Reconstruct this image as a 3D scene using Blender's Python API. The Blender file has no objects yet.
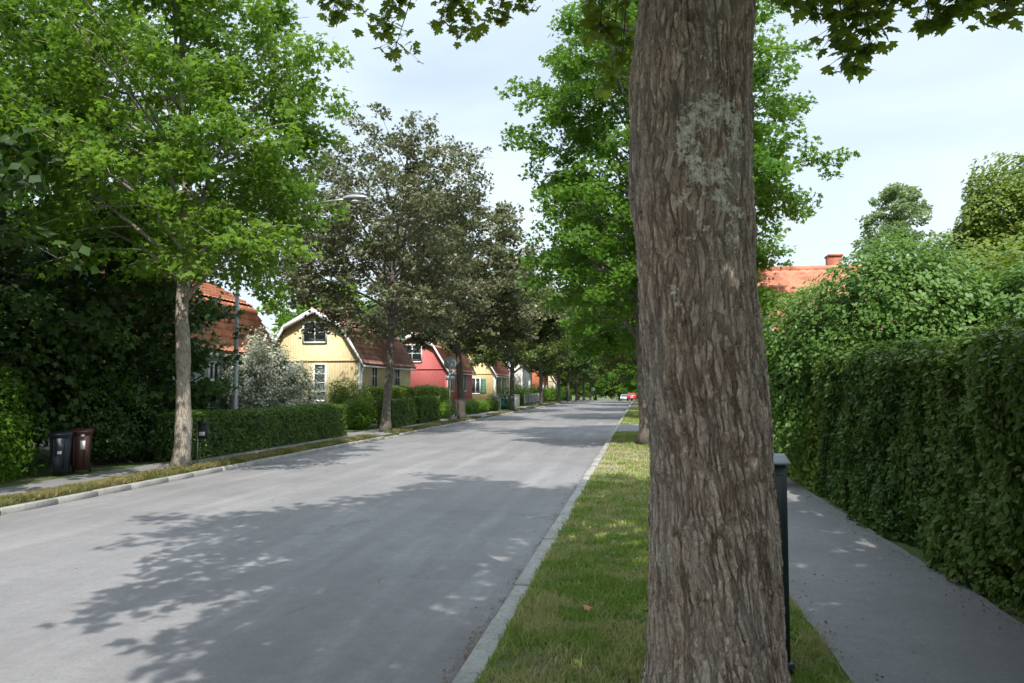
import bpy, math, random
import numpy as np
from mathutils import Vector, Matrix
PI=math.pi
scn=bpy.context.scene
COL=scn.collection
RNG=np.random.default_rng(7)

# ------------------------------------------------------------------ helpers
def tag(o,label=None,cat=None,group=None,kind=None):
    if label: o['label']=label
    if cat: o['category']=cat
    if group: o['group']=group
    if kind: o['kind']=kind
    return o
def empty(name,loc=(0,0,0),rz=0):
    o=bpy.data.objects.new(name,None); COL.objects.link(o)
    o.location=loc; o.rotation_euler=(0,0,rz); return o
def nmesh(name,V,faces,m,parent=None,smooth=False):
    """V (N,3); faces = list of integer arrays (M,k)"""
    V=np.asarray(V,dtype=np.float32)
    faces=[np.asarray(f,dtype=np.int32) for f in faces if len(f)]
    me=bpy.data.meshes.new(name)
    me.vertices.add(len(V)); me.vertices.foreach_set('co',V.ravel())
    li=np.concatenate([f.ravel() for f in faces])
    ct=np.concatenate([np.full(len(f),f.shape[1],dtype=np.int32) for f in faces])
    st=np.concatenate([[0],np.cumsum(ct)[:-1]]).astype(np.int32)
    me.loops.add(len(li)); me.loops.foreach_set('vertex_index',li)
    me.polygons.add(len(ct)); me.polygons.foreach_set('loop_start',st)
    if smooth: me.polygons.foreach_set('use_smooth',np.ones(len(ct),dtype=bool))
    me.update(calc_edges=True); me.validate()
    o=bpy.data.objects.new(name,me); COL.objects.link(o)
    if m: me.materials.append(m)
    if parent: o.parent=parent
    return o
class MB:
    def __init__(s): s.v=[]; s.f={}; s.n=0
    def raw(s,V,F):
        V=np.asarray(V,float); s.v.append(V)
        for f in F:
            f=np.asarray(f)
            if f.ndim==1: f=f[None]
            if len(f): s.f.setdefault(f.shape[1],[]).append(f+s.n)
        s.n+=len(V); return s
    def box(s,x0,x1,y0,y1,z0,z1,c=0.0):
        if c>0:   # chamfered vertical + top edges
            a=[(x0+c,y0),(x1-c,y0),(x1,y0+c),(x1,y1-c),(x1-c,y1),(x0+c,y1),(x0,y1-c),(x0,y0+c)]
            cx,cy=(x0+x1)/2,(y0+y1)/2
            V=[(x,y,z0) for x,y in a]+[(x,y,z1-c) for x,y in a]+[(x+np.sign(cx-x)*c,y+np.sign(cy-y)*c,z1) for x,y in a]
            F=[[i,(i+1)%8,(i+1)%8+8,i+8] for i in range(8)]+[[i+8,(i+1)%8+8,(i+1)%8+16,i+16] for i in range(8)]
            return s.raw(V,[F,[list(range(16,24))],[list(range(7,-1,-1))]])
        V=[(x0,y0,z0),(x1,y0,z0),(x1,y1,z0),(x0,y1,z0),(x0,y0,z1),(x1,y0,z1),(x1,y1,z1),(x0,y1,z1)]
        return s.raw(V,[[[0,3,2,1],[4,5,6,7],[0,1,5,4],[1,2,6,5],[2,3,7,6],[3,0,4,7]]])
    def tube(s,P,R,n=8,cap=True):
        P=np.asarray(P,float); R=np.broadcast_to(np.asarray(R,float),(len(P),))
        T=np.gradient(P,axis=0); T/=np.linalg.norm(T,axis=1)[:,None]+1e-9
        ref=np.array([1.,0,0]) if abs(T[0][0])<.8 else np.array([0,1.,0])
        rings=[]
        u=ref-T[0]*ref.dot(T[0]); u/=np.linalg.norm(u)
        a=np.arange(n)*2*PI/n
        for i in range(len(P)):
            u=u-T[i]*u.dot(T[i]); u/=np.linalg.norm(u)+1e-9
            w=np.cross(T[i],u)
            rings.append(P[i]+R[i]*(np.cos(a)[:,None]*u+np.sin(a)[:,None]*w))
        V=np.concatenate(rings); k=len(P)
        i=np.arange(n); F=[]
        for j in range(k-1):
            F.append(np.stack([j*n+i,j*n+(i+1)%n,(j+1)*n+(i+1)%n,(j+1)*n+i],1))
        fs=[np.concatenate(F)]
        if cap and n>2: fs+= [[list(range(n-1,-1,-1))],[list(range((k-1)*n,k*n))]]
        return s.raw(V,fs)
    def cyl(s,x,y,z0,z1,r,n=16,r1=None): return s.tube([(x,y,z0),(x,y,z1)],[r,r if r1 is None else r1],n)
    def prism(s,pts,axis,a,b):
        """closed polygon (2-D) extruded along axis 'x'/'y'/'z' from a to b"""
        def P(p,t): return {'x':(t,p[0],p[1]),'y':(p[0],t,p[1]),'z':(p[0],p[1],t)}[axis]
        n=len(pts); V=[P(p,a) for p in pts]+[P(p,b) for p in pts]
        F=[[i,(i+1)%n,(i+1)%n+n,i+n] for i in range(n)]
        return s.raw(V,[F,[list(range(n-1,-1,-1))],[list(range(n,2*n))]])
    def build(s,name,m,parent=None,smooth=False):
        return nmesh(name,np.concatenate(s.v),[np.concatenate(f) for f in s.f.values()],m,parent,smooth)
def hash3(ix,iy,iz,seed=0):
    n=(ix*374761393+iy*668265263+iz*2147483647+seed*974711)&0xffffffff
    n=((n^(n>>13))*1274126177)&0xffffffff
    return ((n^(n>>16))&0xffff)/65535.0
def vnoise(P,scale=1.0,seed=0):
    P=np.asarray(P,float)*scale; I=np.floor(P).astype(np.int64); f=P-I; f=f*f*(3-2*f)
    r=0
    for dx in (0,1):
        for dy in (0,1):
            for dz in (0,1):
                w=(f[:,0] if dx else 1-f[:,0])*(f[:,1] if dy else 1-f[:,1])*(f[:,2] if dz else 1-f[:,2])
                r=r+w*hash3(I[:,0]+dx,I[:,1]+dy,I[:,2]+dz,seed)
    return r
def gz(y):
    y=np.asarray(y,float); k=.000123
    a=np.clip(y-80,0,90); return -k*a*a-2*k*90*np.clip(y-170,0,160)

# ------------------------------------------------------------------ materials
class NT:
    def __init__(s,name,disp=None):
        s.m=bpy.data.materials.new(name); s.m.use_nodes=True; s.t=s.m.node_tree; s.t.nodes.clear()
        s.out=s.n('ShaderNodeOutputMaterial')
        if disp: s.m.displacement_method=disp
    def n(s,ty,**kw):
        nd=s.t.nodes.new(ty)
        for k,v in kw.items():
            if k.startswith('i_'): nd.inputs[k[2:].replace('_',' ')].default_value=v
            else: setattr(nd,k,v)
        return nd
    def l(s,a,b): s.t.links.new(a,b)
    def setin(s,sock,v):
        if hasattr(v,'is_output') or isinstance(v,bpy.types.NodeSocket): s.l(v,sock)
        else: sock.default_value=v
    def math(s,op,a,b=0.0,c=0.0,clamp=False):
        nd=s.n('ShaderNodeMath',operation=op,use_clamp=clamp)
        s.setin(nd.inputs[0],a); s.setin(nd.inputs[1],b)
        if len(nd.inputs)>2: s.setin(nd.inputs[2],c)
        return nd.outputs[0]
    def coord(s,scale=(1,1,1),kind='Object'):
        tc=s.n('ShaderNodeTexCoord'); mp=s.n('ShaderNodeMapping'); mp.inputs['Scale'].default_value=scale
        s.l(tc.outputs[kind],mp.inputs[0]); return mp.outputs[0]
    def geo(s,scale=(1,1,1)):
        g=s.n('ShaderNodeNewGeometry'); mp=s.n('ShaderNodeMapping'); mp.inputs['Scale'].default_value=scale
        s.l(g.outputs['Position'],mp.inputs[0]); return mp.outputs[0]
    def noise(s,vec,scale,detail=4,rough=.55,dist=0):
        nd=s.n('ShaderNodeTexNoise'); s.l(vec,nd.inputs['Vector'])
        nd.inputs['Scale'].default_value=scale; nd.inputs['Detail'].default_value=detail
        nd.inputs['Roughness'].default_value=rough; nd.inputs['Distortion'].default_value=dist
        return nd.outputs['Fac']
    def vor(s,vec,scale,feature='DISTANCE_TO_EDGE',out='Distance',rand=1.0):
        nd=s.n('ShaderNodeTexVoronoi',feature=feature); s.l(vec,nd.inputs['Vector']); nd.inputs['Scale'].default_value=scale
        nd.inputs['Randomness'].default_value=rand
        return nd.outputs[out]
    def ramp(s,fac,stops,interp='LINEAR'):
        nd=s.n('ShaderNodeValToRGB'); cr=nd.color_ramp; cr.interpolation=interp
        while len(cr.elements)<len(stops): cr.elements.new(.5)
        for e,(p,c) in zip(cr.elements,stops):
            e.position=p; e.color=(*c,1) if not isinstance(c,(int,float)) else (c,c,c,1)
        s.l(fac,nd.inputs[0]); return nd.outputs[0]
    def mix(s,fac,a,b,mode='MIX'):
        nd=s.n('ShaderNodeMix',data_type='RGBA',blend_type=mode)
        s.setin(nd.inputs[0],fac)
        for sock,v in ((nd.inputs[6],a),(nd.inputs[7],b)):
            if isinstance(v,tuple): sock.default_value=(*v[:3],1)
            else: s.l(v,sock)
        return nd.outputs[2]
    def bump(s,h,strength=.5,dist=.01):
        nd=s.n('ShaderNodeBump'); s.setin(nd.inputs['Height'],h)
        nd.inputs['Strength'].default_value=strength; nd.inputs['Distance'].default_value=dist
        return nd.outputs[0]
    def bsdf(s,col,rough=.7,bump=None,metal=0,spec=.5,coat=0):
        b=s.n('ShaderNodeBsdfPrincipled')
        if isinstance(col,tuple): b.inputs['Base Color'].default_value=(*col[:3],1)
        else: s.l(col,b.inputs['Base Color'])
        s.setin(b.inputs['Roughness'],rough); b.inputs['Metallic'].default_value=metal
        b.inputs['Specular IOR Level'].default_value=spec; b.inputs['Coat Weight'].default_value=coat
        if bump is not None: s.l(bump,b.inputs['Normal'])
        s.l(b.outputs[0],s.out.inputs[0]); return b
def plain(name,col,rough=.6,var=.25,scale=6,metal=0,bstr=.15,spec=.5,coat=0):
    t=NT(name); c=t.coord(); n=t.noise(c,scale,5); n2=t.noise(c,scale*.2,2)
    f=t.math('MULTIPLY',t.math('ADD',n,n2),.5)
    d=tuple(x*(1-var) for x in col); e=tuple(min(1,x*(1+var)) for x in col)
    t.bsdf(t.ramp(f,[(.3,d),(.7,e)]),rough,t.bump(n,bstr,.004),metal,spec,coat); return t.m
def leafmat(name,cols,trans=(.16,.3,.03),tw=.35,rough=.45,lowvar=.5,spec=.35):
    t=NT(name); g=t.n('ShaderNodeNewGeometry')
    n=len(cols); c=t.ramp(g.outputs['Random Per Island'],[(i/(max(1,n-1)),cols[i]) for i in range(n)])
    v=t.noise(t.geo(),lowvar,2)
    c2=t.mix(t.ramp(v,[(.35,0.0),(.65,1.0)]),c,t.mix(.55,c,(cols[-1][0]*1.3,cols[-1][1]*1.2,cols[-1][2]*1.1)))
    b=t.n('ShaderNodeBsdfPrincipled'); t.l(c2,b.inputs['Base Color']); b.inputs['Roughness'].default_value=rough
    b.inputs['Specular IOR Level'].default_value=spec
    tr=t.n('ShaderNodeBsdfTranslucent'); 
    t.l(t.mix(.8,c2,trans),tr.inputs[0])
    mx=t.n('ShaderNodeMixShader'); mx.inputs[0].default_value=tw
    t.l(b.outputs[0],mx.inputs[1]); t.l(tr.outputs[0],mx.inputs[2]); t.l(mx.outputs[0],t.out.inputs[0]); return t.m
M={}
M['leaf_green']=leafmat('leaf_green',[(.034,.105,.012),(.06,.15,.015),(.095,.19,.02)],(.21,.39,.035),.40,rough=.55,spec=.22)
M['leaf_bright']=leafmat('leaf_bright',[(.045,.12,.014),(.080,.17,.02),(.125,.215,.028)],(.27,.45,.035),.42,rough=.55,spec=.2)
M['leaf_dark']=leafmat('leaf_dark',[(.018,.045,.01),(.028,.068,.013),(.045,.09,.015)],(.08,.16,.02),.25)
M['leaf_copper']=leafmat('leaf_copper',[(.06,.036,.030),(.07,.066,.028),(.07,.105,.026),(.13,.145,.075)],(.17,.20,.05),.28,rough=.42,spec=.5)
M['leaf_olive']=leafmat('leaf_olive',[(.055,.08,.024),(.08,.11,.03),(.10,.135,.038)],(.2,.28,.04),.32)
M['leaf_near']=leafmat('leaf_near',[(.055,.12,.018),(.085,.155,.022),(.13,.18,.028)],(.32,.42,.03),.48)
M['leaf_hedge']=leafmat('leaf_hedge',[(.07,.07,.028),(.026,.064,.012),(.034,.08,.013),(.046,.10,.015),(.06,.115,.018),(.095,.15,.024)],(.12,.22,.02),.25,rough=.52,spec=.28)
M['leaf_box']=leafmat('leaf_box',[(.045,.10,.016),(.07,.14,.02),(.10,.175,.026)],(.12,.24,.02),.25)
M['leaf_lilac']=leafmat('leaf_lilac',[(.05,.125,.022),(.075,.16,.028),(.11,.20,.038)],(.20,.38,.05),.32,rough=.5)
M['leaf_lime']=leafmat('leaf_lime',[(.11,.18,.025),(.16,.23,.035),(.20,.26,.05)],(.3,.42,.05),.35)
M['leaf_silver']=leafmat('leaf_silver',[(.13,.19,.09),(.20,.27,.15),(.42,.46,.34),(.70,.70,.62)],(.2,.26,.1),.2)
M['leaf_birch']=leafmat('leaf_birch',[(.13,.20,.08),(.18,.26,.11)],(.3,.42,.14),.4)
M['leaf_yellowgreen']=leafmat('leaf_yellowgreen',[(.075,.145,.02),(.11,.185,.028),(.16,.22,.035)],(.26,.36,.03),.35)

def barkmat(name,c0,c1,lich=(.4,.42,.36),ls=.5):
    t=NT(name); c=t.coord((1,1,.22)); w=t.noise(t.coord(),5,3)
    v=t.vor(c,22); n=t.noise(c,14,6,.65); h=t.math('ADD',t.math('MULTIPLY',t.math('MINIMUM',v,.12),4),n)
    col=t.ramp(h,[(.35,c0),(.95,c1)]); m2=t.ramp(t.noise(t.coord(),3.2,6,.7),[(.54,0.0),(.66,ls)])
    col=t.mix(m2,col,lich)
    t.bsdf(col,.9,t.bump(h,.8,.02)); return t.m
M['bark']=barkmat('bark_grey',(.045,.038,.03),(.17,.145,.12))
M['bark_light']=barkmat('bark_light',(.10,.085,.065),(.36,.31,.25),(.5,.5,.42),.7)
M['bark_dark']=barkmat('bark_dark',(.03,.026,.02),(.11,.095,.075),(.25,.25,.2),.3)
M['bark_birch']=barkmat('bark_birch',(.2,.2,.19),(.6,.6,.57),(.1,.1,.1),.6)
M['stem']=barkmat('woody_stem',(.04,.032,.024),(.14,.115,.085))

def hero_bark():
    t=NT('hero_bark','BOTH')
    tc=t.n('ShaderNodeTexCoord'); sx=t.n('ShaderNodeSeparateXYZ'); t.l(tc.outputs['Object'],sx.inputs[0])
    # grain twists slowly round the trunk
    vr=t.n('ShaderNodeVectorRotate',rotation_type='Z_AXIS'); t.l(tc.outputs['Object'],vr.inputs['Vector'])
    zz=t.math('SUBTRACT',1.9,sx.outputs[2]); t.l(t.math('MULTIPLY',t.math('MAXIMUM',zz,0.0),-.42),vr.inputs['Angle'])
    P=vr.outputs[0]
    wn=t.n('ShaderNodeTexNoise'); wn.inputs['Scale'].default_value=5.5; wn.inputs['Detail'].default_value=3; t.l(P,wn.inputs['Vector'])
    sb=t.n('ShaderNodeVectorMath',operation='SUBTRACT'); t.l(wn.outputs['Color'],sb.inputs[0]); sb.inputs[1].default_value=(.5,.5,.5)
    sc=t.n('ShaderNodeVectorMath',operation='MULTIPLY'); t.l(sb.outputs[0],sc.inputs[0]); sc.inputs[1].default_value=(.055,.055,.22)
    ad=t.n('ShaderNodeVectorMath',operation='ADD'); t.l(P,ad.inputs[0]); t.l(sc.outputs[0],ad.inputs[1])
    def mp(s):
        m=t.n('ShaderNodeMapping'); m.inputs['Scale'].default_value=s; t.l(ad.outputs[0],m.inputs[0]); return m.outputs[0]
    A=mp((1,1,.13)); B=mp((1,1,.30)); Cc=mp((1,1,.55))
    e1=t.vor(A,36); e2=t.vor(B,74); 
    r1=t.math('MULTIPLY',t.math('MINIMUM',e1,.22),4.4)       # 0..~1 plates
    r2=t.math('MULTIPLY',t.math('MINIMUM',e2,.2),4.6)
    n1=t.noise(A,26,6,.62); n2=t.noise(Cc,75,6,.7); n3=t.noise(P,2.6,3)
    step=t.vor(Cc,24,'F1','Distance')
    sc2=t.n('ShaderNodeSeparateColor'); t.l(t.vor(B,74,'F1','Color'),sc2.inputs[0]); plate=sc2.outputs[0]
    sc3=t.n('ShaderNodeSeparateColor'); t.l(t.vor(Cc,62,'F1','Color'),sc3.inputs[0]); flake=sc3.outputs[0]
    crack=t.math('MULTIPLY',t.ramp(e1,[(0.0,1.0),(.12,.55),(.21,0.0)]),t.ramp(n1,[(.36,.25),(.55,1.0)]))
    crack2=t.ramp(e2,[(0.0,.6),(.10,0.0)])
    h=t.math('ADD',t.math('MULTIPLY',r1,.30),t.math('MULTIPLY',r2,.16))
    h=t.math('ADD',h,t.math('MULTIPLY',n1,.60)); h=t.math('ADD',h,t.math('MULTIPLY',n2,.34))
    h=t.math('ADD',h,t.math('MULTIPLY',plate,.16)); h=t.math('ADD',h,t.math('MULTIPLY',flake,.14))
    tone=t.math('ADD',t.math('MULTIPLY',plate,.35),t.math('ADD',t.math('MULTIPLY',n2,.9),t.math('MULTIPLY',flake,.25)))
    col=t.ramp(tone,[(.45,(.30,.225,.170)),(.72,(.46,.37,.29)),(1.0,(.62,.53,.44))])
    col=t.mix(crack,col,(.075,.050,.036)); col=t.mix(crack2,col,(.17,.12,.09)); chip=t.ramp(t.noise(Cc,11,5,.7,.6),[(.66,0.0),(.70,.8)]); col=t.mix(chip,col,(.055,.035,.024)); pale=t.ramp(t.noise(B,16,6,.75),[(.58,0.0),(.66,.5)]); col=t.mix(pale,col,(.56,.50,.43))
    big=t.ramp(n3,[(.38,0.0),(.62,1.0)])
    col=t.mix(t.math('MULTIPLY',big,.35),col,t.mix(.5,col,(.40,.29,.21)))
    grey=t.ramp(t.noise(B,7,5,.6),[(.45,0.0),(.65,.5)])
    col=t.mix(grey,col,t.mix(.6,col,(.36,.35,.33)))
    # lichen: crusty pale patches, gathered round shoulder height and below the fork
    lz=t.ramp(t.math('DIVIDE',sx.outputs[2],4.0),[(.35,.1),(.45,.35),(.54,.60),(.60,1.0),(.72,1.0),(.78,.5),(.92,.25)])
    side=t.ramp(t.math('ADD',t.math('MULTIPLY',sx.outputs[0],2.0),.5),[(.05,.15),(.35,1.0),(.75,1.0),(.95,.35)])
    lz=t.math('MULTIPLY',lz,side)
    ln=t.noise(tc.outputs['Object'],10,9,.74); ln2=t.noise(tc.outputs['Object'],3.4,4)
    lv=t.math('ADD',t.math('MULTIPLY',ln,1.0),t.math('ADD',t.math('MULTIPLY',ln2,.22),t.math('MULTIPLY',t.noise(tc.outputs['Object'],38,5,.7),.33)))
    lf=t.math('ADD',lv,t.math('MULTIPLY',t.math('SUBTRACT',lz,1.0),.24))
    lmask=t.ramp(lf,[(.765,0.0),(.805,.92)])
    lcol=t.ramp(t.noise(tc.outputs['Object'],50,4),[(.35,(.42,.41,.34)),(.65,(.78,.75,.66))])
    col=t.mix(lmask,col,lcol)
    t.bsdf(col,.92,None,spec=.2)
    d=t.n('ShaderNodeDisplacement'); t.l(t.math('SUBTRACT',t.math('ADD',h,t.math('MULTIPLY',lmask,.04)),t.math('MULTIPLY',chip,.25)),d.inputs['Height']); d.inputs['Midlevel'].default_value=.8; d.inputs['Scale'].default_value=.027
    t.l(d.outputs[0],t.out.inputs['Displacement']); return t.m
M['hero']=hero_bark()

def asphalt(name,c0,c1,tracks=False):
    t=NT(name); g=t.geo()
    f=t.noise(g,160,3,.8); m=t.noise(g,34,3,.6); b=t.noise(g,.5,4,.6); 
    c=t.ramp(f,[(.30,c0),(.70,c1)])
    c=t.mix(t.ramp(m,[(.35,.35),(.6,0.0)]),c,tuple(x*.72 for x in c0))
    c=t.mix(t.ramp(b,[(.4,0.0),(.62,.45)]),c,tuple(x*.80 for x in c0))
    if tracks:
        st=t.noise(t.geo((1.0,.035,1)),1.9,5,.6)      # long streaks from wheels
        c=t.mix(t.ramp(st,[(.42,0.0),(.60,.28)]),c,tuple(x*.78 for x in c0))
        st2=t.noise(t.geo((1,.10,1)),2.1,4,.6)
        c=t.mix(t.ramp(st2,[(.50,0.0),(.72,.35)]),c,tuple(min(1,x*1.15) for x in c1))
        # repaired patches: darker rectangles with a sealed edge, cracks
        pv=t.vor(t.geo((.22,.035,1)),1.0,'F1','Color'); sp=t.n('ShaderNodeSeparateColor'); t.l(pv,sp.inputs[0])
        c=t.mix(t.ramp(sp.outputs[0],[(.80,0.0),(.81,.18)]),c,tuple(x*.75 for x in c0))
        wv=t.n('ShaderNodeVectorMath',operation='ADD'); t.l(g,wv.inputs[0])
        wn=t.n('ShaderNodeTexNoise'); wn.inputs['Scale'].default_value=1.2; wn.inputs['Detail'].default_value=5; t.l(g,wn.inputs['Vector']); t.l(wn.outputs['Color'],wv.inputs[1])
        mp=t.n('ShaderNodeMapping'); mp.inputs['Scale'].default_value=(.45,.16,1); t.l(wv.outputs[0],mp.inputs[0])
        cr=t.vor(mp.outputs[0],1.0); keep=t.ramp(t.noise(g,.35,2),[(.5,0.0),(.56,1.0)])
        c=t.mix(t.math('MULTIPLY',t.ramp(cr,[(.0,.40),(.008,0.0)]),keep),c,(.05,.05,.05))
    c=t.mix(t.ramp(t.noise(g,7,5,.7),[(.35,.30),(.6,0.0)]),c,tuple(x*.75 for x in c0))
    sp=t.ramp(t.vor(g,2.2,'F1'),[(.025,.8),(.05,0.0)])
    c=t.mix(sp,c,tuple(x*.45 for x in c0))
    t.bsdf(c,.88,t.bump(t.math('ADD',f,m),.5,.006),spec=.3); return t.m
M['road']=asphalt('asphalt_road',(.180,.175,.178),(.320,.313,.316),True)
M['path']=asphalt('asphalt_path',(.18,.178,.18),(.27,.266,.268))
M['pave']=asphalt('asphalt_pavement',(.20,.195,.19),(.29,.285,.28))

def ground_mat():
    t=NT('grass_soil'); g=t.geo(); n=t.noise(g,1.1,5,.6); f=t.noise(g,30,4,.7); d=t.noise(g,.55,3)
    c=t.ramp(f,[(.3,(.035,.06,.014)),(.6,(.07,.105,.024)),(.8,(.11,.12,.04))])
    c=t.mix(t.ramp(n,[(.52,0.0),(.66,.85)]),c,t.ramp(f,[(.3,(.10,.08,.05)),(.7,(.24,.20,.13))]))
    t.bsdf(c,.95,t.bump(f,.8,.03)); return t.m
M['ground']=ground_mat()
def soil_mat():
    t=NT('verge_soil'); g=t.geo(); f=t.noise(g,60,5,.7); s=t.n('ShaderNodeSeparateXYZ'); t.l(g,s.inputs[0])
    c=t.ramp(f,[(.3,(.08,.07,.035)),(.55,(.15,.135,.065)),(.75,(.25,.21,.12))])
    y=t.math('ADD',s.outputs[1],t.math('MULTIPLY',t.noise(g,.8,4),6))
    bare=t.ramp(t.math('DIVIDE',y,40),[(.44,0.0),(.50,1.0),(.62,1.0),(.69,0.0)])
    bare=t.math('MULTIPLY',bare,t.ramp(t.noise(g,1.3,5,.6),[(.38,.1),(.55,1.0)]))
    c=t.mix(bare,c,t.ramp(f,[(.3,(.20,.16,.10)),(.7,(.40,.33,.22))]))
    t.bsdf(c,.95,t.bump(f,.8,.02)); return t.m
M['soil']=soil_mat()
def grass_mat(name,g0,g1,dry,thr=.5,sc=1.3):
    t=NT(name); g=t.n('ShaderNodeNewGeometry'); n=t.noise(t.geo(),sc,5,.6)
    c=t.ramp(g.outputs['Random Per Island'],[(0,g0),(1,g1)])
    dm=t.math('ADD',t.ramp(n,[(thr-.07,0.0),(thr+.07,.75)]),t.math('MULTIPLY',g.outputs['Random Per Island'],.18))
    c=t.mix(dm,c,dry)
    b=t.n('ShaderNodeBsdfPrincipled'); t.l(c,b.inputs['Base Color']); b.inputs['Roughness'].default_value=.55
    b.inputs['Specular IOR Level'].default_value=.3
    tr=t.n('ShaderNodeBsdfTranslucent'); t.l(t.mix(.4,c,(.3,.4,.06)),tr.inputs[0])
    mx=t.n('ShaderNodeMixShader'); mx.inputs[0].default_value=.3
    t.l(b.outputs[0],mx.inputs[1]); t.l(tr.outputs[0],mx.inputs[2]); t.l(mx.outputs[0],t.out.inputs[0]); return t.m
M['grass']=grass_mat('grass_blades',(.13,.24,.03),(.24,.37,.055),(.46,.42,.20),.51,2.2)
M['grass_dry']=grass_mat('grass_blades_dry',(.09,.12,.025),(.17,.18,.05),(.30,.25,.11),.46,.8)
def kerb_mat():
    t=NT('granite_kerb'); g=t.geo(); f=t.noise(g,120,3,.7); n=t.noise(g,3,4)
    gi=t.n('ShaderNodeNewGeometry')
    c=t.ramp(f,[(.3,(.22,.215,.205)),(.7,(.48,.47,.45))]); c=t.mix(t.ramp(n,[(.42,0.0),(.7,.65)]),c,(.17,.16,.13)); c=t.mix(t.ramp(t.noise(g,22,4,.7),[(.5,0.0),(.62,.45)]),c,(.13,.13,.10))
    c=t.mix(t.math('MULTIPLY',gi.outputs['Random Per Island'],.35),c,(.26,.25,.23))
    t.bsdf(c,.85,t.bump(f,.6,.005)); return t.m
M['kerb']=kerb_mat()
def boards(name,col,pitch=.14):
    t=NT(name); s=t.n('ShaderNodeSeparateXYZ'); t.l(t.coord(),s.inputs[0])
    u=t.math('DIVIDE',t.math('ADD',s.outputs[0],s.outputs[1]),pitch); fr=t.math('FRACT',u)
    gr=t.ramp(fr,[(.0,0.0),(.05,1.0),(.30,1.0),(.34,.45),(.96,.45),(1.0,0.0)])
    n=t.noise(t.coord((1,1,.25)),9,4)
    c=t.ramp(n,[(.3,tuple(x*.88 for x in col)),(.7,tuple(min(1,x*1.08) for x in col))])
    c=t.mix(t.ramp(fr,[(.0,.35),(.03,0.0)]),c,tuple(x*.45 for x in col))
    t.bsdf(c,.7,t.bump(gr,1.0,.025)); return t.m
M['w_yellow']=boards('yellow_boards',(.78,.63,.36)); M['w_red']=boards('red_boards',(.52,.13,.125)); M['w_yellow2']=boards('apricot_boards',(.78,.60,.32))
M['w_green']=boards('sage_boards',(.34,.43,.36)); M['w_white']=plain('white_render',(.72,.71,.68),.8,.05); M['w_cream']=plain('cream_render',(.60,.50,.34),.8,.07)
M['w_brick']=plain('orange_render',(.50,.16,.08),.8,.1)
def tiles(name,c0,c1):
    t=NT(name); g=t.coord(); n=t.noise(g,1.5,5,.6); v=t.vor(g,3.6,'F1','Color'); sp=t.n('ShaderNodeSeparateColor'); t.l(v,sp.inputs[0])
    c=t.mix(sp.outputs[0],tuple(x*.78 for x in c0),c1); c=t.mix(t.ramp(n,[(.5,0.0),(.75,.5)]),c,tuple(x*.55 for x in c0))
    t.bsdf(c,.75,t.bump(t.noise(g,30,3),.3,.005)); return t.m
M['t_orange']=tiles('orange_tiles',(.52,.19,.11),(.64,.27,.16)); M['t_brown']=tiles('brown_tiles',(.33,.165,.125),(.44,.23,.175)); M['t_red']=tiles('red_tiles',(.44,.17,.12),(.56,.24,.17))
M['white']=plain('white_paint',(.78,.78,.76),.5,.05); M['glass']=plain('window_glass',(.03,.035,.04),.06,.1,spec=.9)
M['shutter']=plain('green_paint',(.10,.24,.15),.5,.1); M['stone']=plain('plinth_stone',(.30,.29,.27),.9,.15)
M['galv']=plain('galvanised_steel',(.36,.37,.38),.45,.12,metal=.6); M['greypaint']=plain('grey_paint',(.30,.32,.33),.5,.08)
M['signback']=plain('sign_back',(.34,.38,.40),.5,.08); M['black']=plain('black_plastic',(.018,.02,.022),.45,.2); M['brownbin']=plain('brown_plastic',(.075,.030,.026),.45,.12)
M['bluebin']=plain('dark_blue_plastic',(.022,.028,.04),.45,.15)
M['cabinet']=plain('dark_green_steel',(.018,.030,.028),.45,.15); M['captop']=plain('light_steel_cap',(.22,.235,.24),.4,.08,metal=.3)
M['label']=plain('paper_label',(.75,.75,.72),.5,.04); M['redcar']=plain('red_car_paint',(.55,.015,.02),.3,.05,coat=.6); M['whitecar']=plain('pale_car_paint',(.30,.34,.33),.3,.05,coat=.6)
M['bluecar']=plain('dark_blue_car_paint',(.03,.045,.09),.25,.05,coat=.8); M['rubber']=plain('rubber',(.02,.02,.02),.8,.2); M['lampred']=plain('red_lens',(.5,.02,.02),.2,.05)
M['fence']=plain('grey_wood',(.28,.27,.25),.8,.15); M['greenbin']=plain('green_plastic',(.02,.10,.05),.45,.1); M['signblue']=plain('blue_sign',(.05,.22,.45),.4,.05)
M['dead']=leafmat('dead_leaves',[(.10,.055,.025),(.17,.10,.045),(.24,.15,.07)],(.2,.1,.03),.15); M['deadorange']=plain('orange_leaf',(.40,.14,.06),.6,.2,40)
M['brick']=plain('chimney_brick',(.40,.14,.09),.85,.25,14)

# ------------------------------------------------------------------ leaf templates: (verts, faces)
def tmpl(right,fold=.22,droop=.22):
    r=np.array(right,float); n=len(r); mids=[(0,0),(0,1)]
    # vertices: right outline (starts at base, ends at tip), left interior points mirrored
    inner=r[1:-1]; V=[*r,*[(-x,y) for x,y in inner]]
    V=np.array(V); z=-fold*np.abs(V[:,0])-droop*V[:,1]**2
    V=np.column_stack([V,z]); V[:,1]-=.15
    R=list(range(n)); L=[n-1]+[n+i for i in range(len(inner)-1,-1,-1)]+[0]
    return V,[np.array([R]),np.array([L[::-1] if False else L])]
T_MAPLE=tmpl([(0,0),(.2,-.05),(.45,-.03),(.34,.18),(.62,.34),(.45,.42),(.42,.56),(.19,.5),(.25,.72),(.1,.78),(0,1)])
T_MID=tmpl([(0,0),(.42,0),(.3,.2),(.6,.42),(.2,.52),(0,1)])
T_FAR=tmpl([(0,0),(.5,.35),(0,1)],.3)
T_OVAL=tmpl([(0,0),(.27,.25),(.27,.62),(0,1)],.25)
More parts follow.
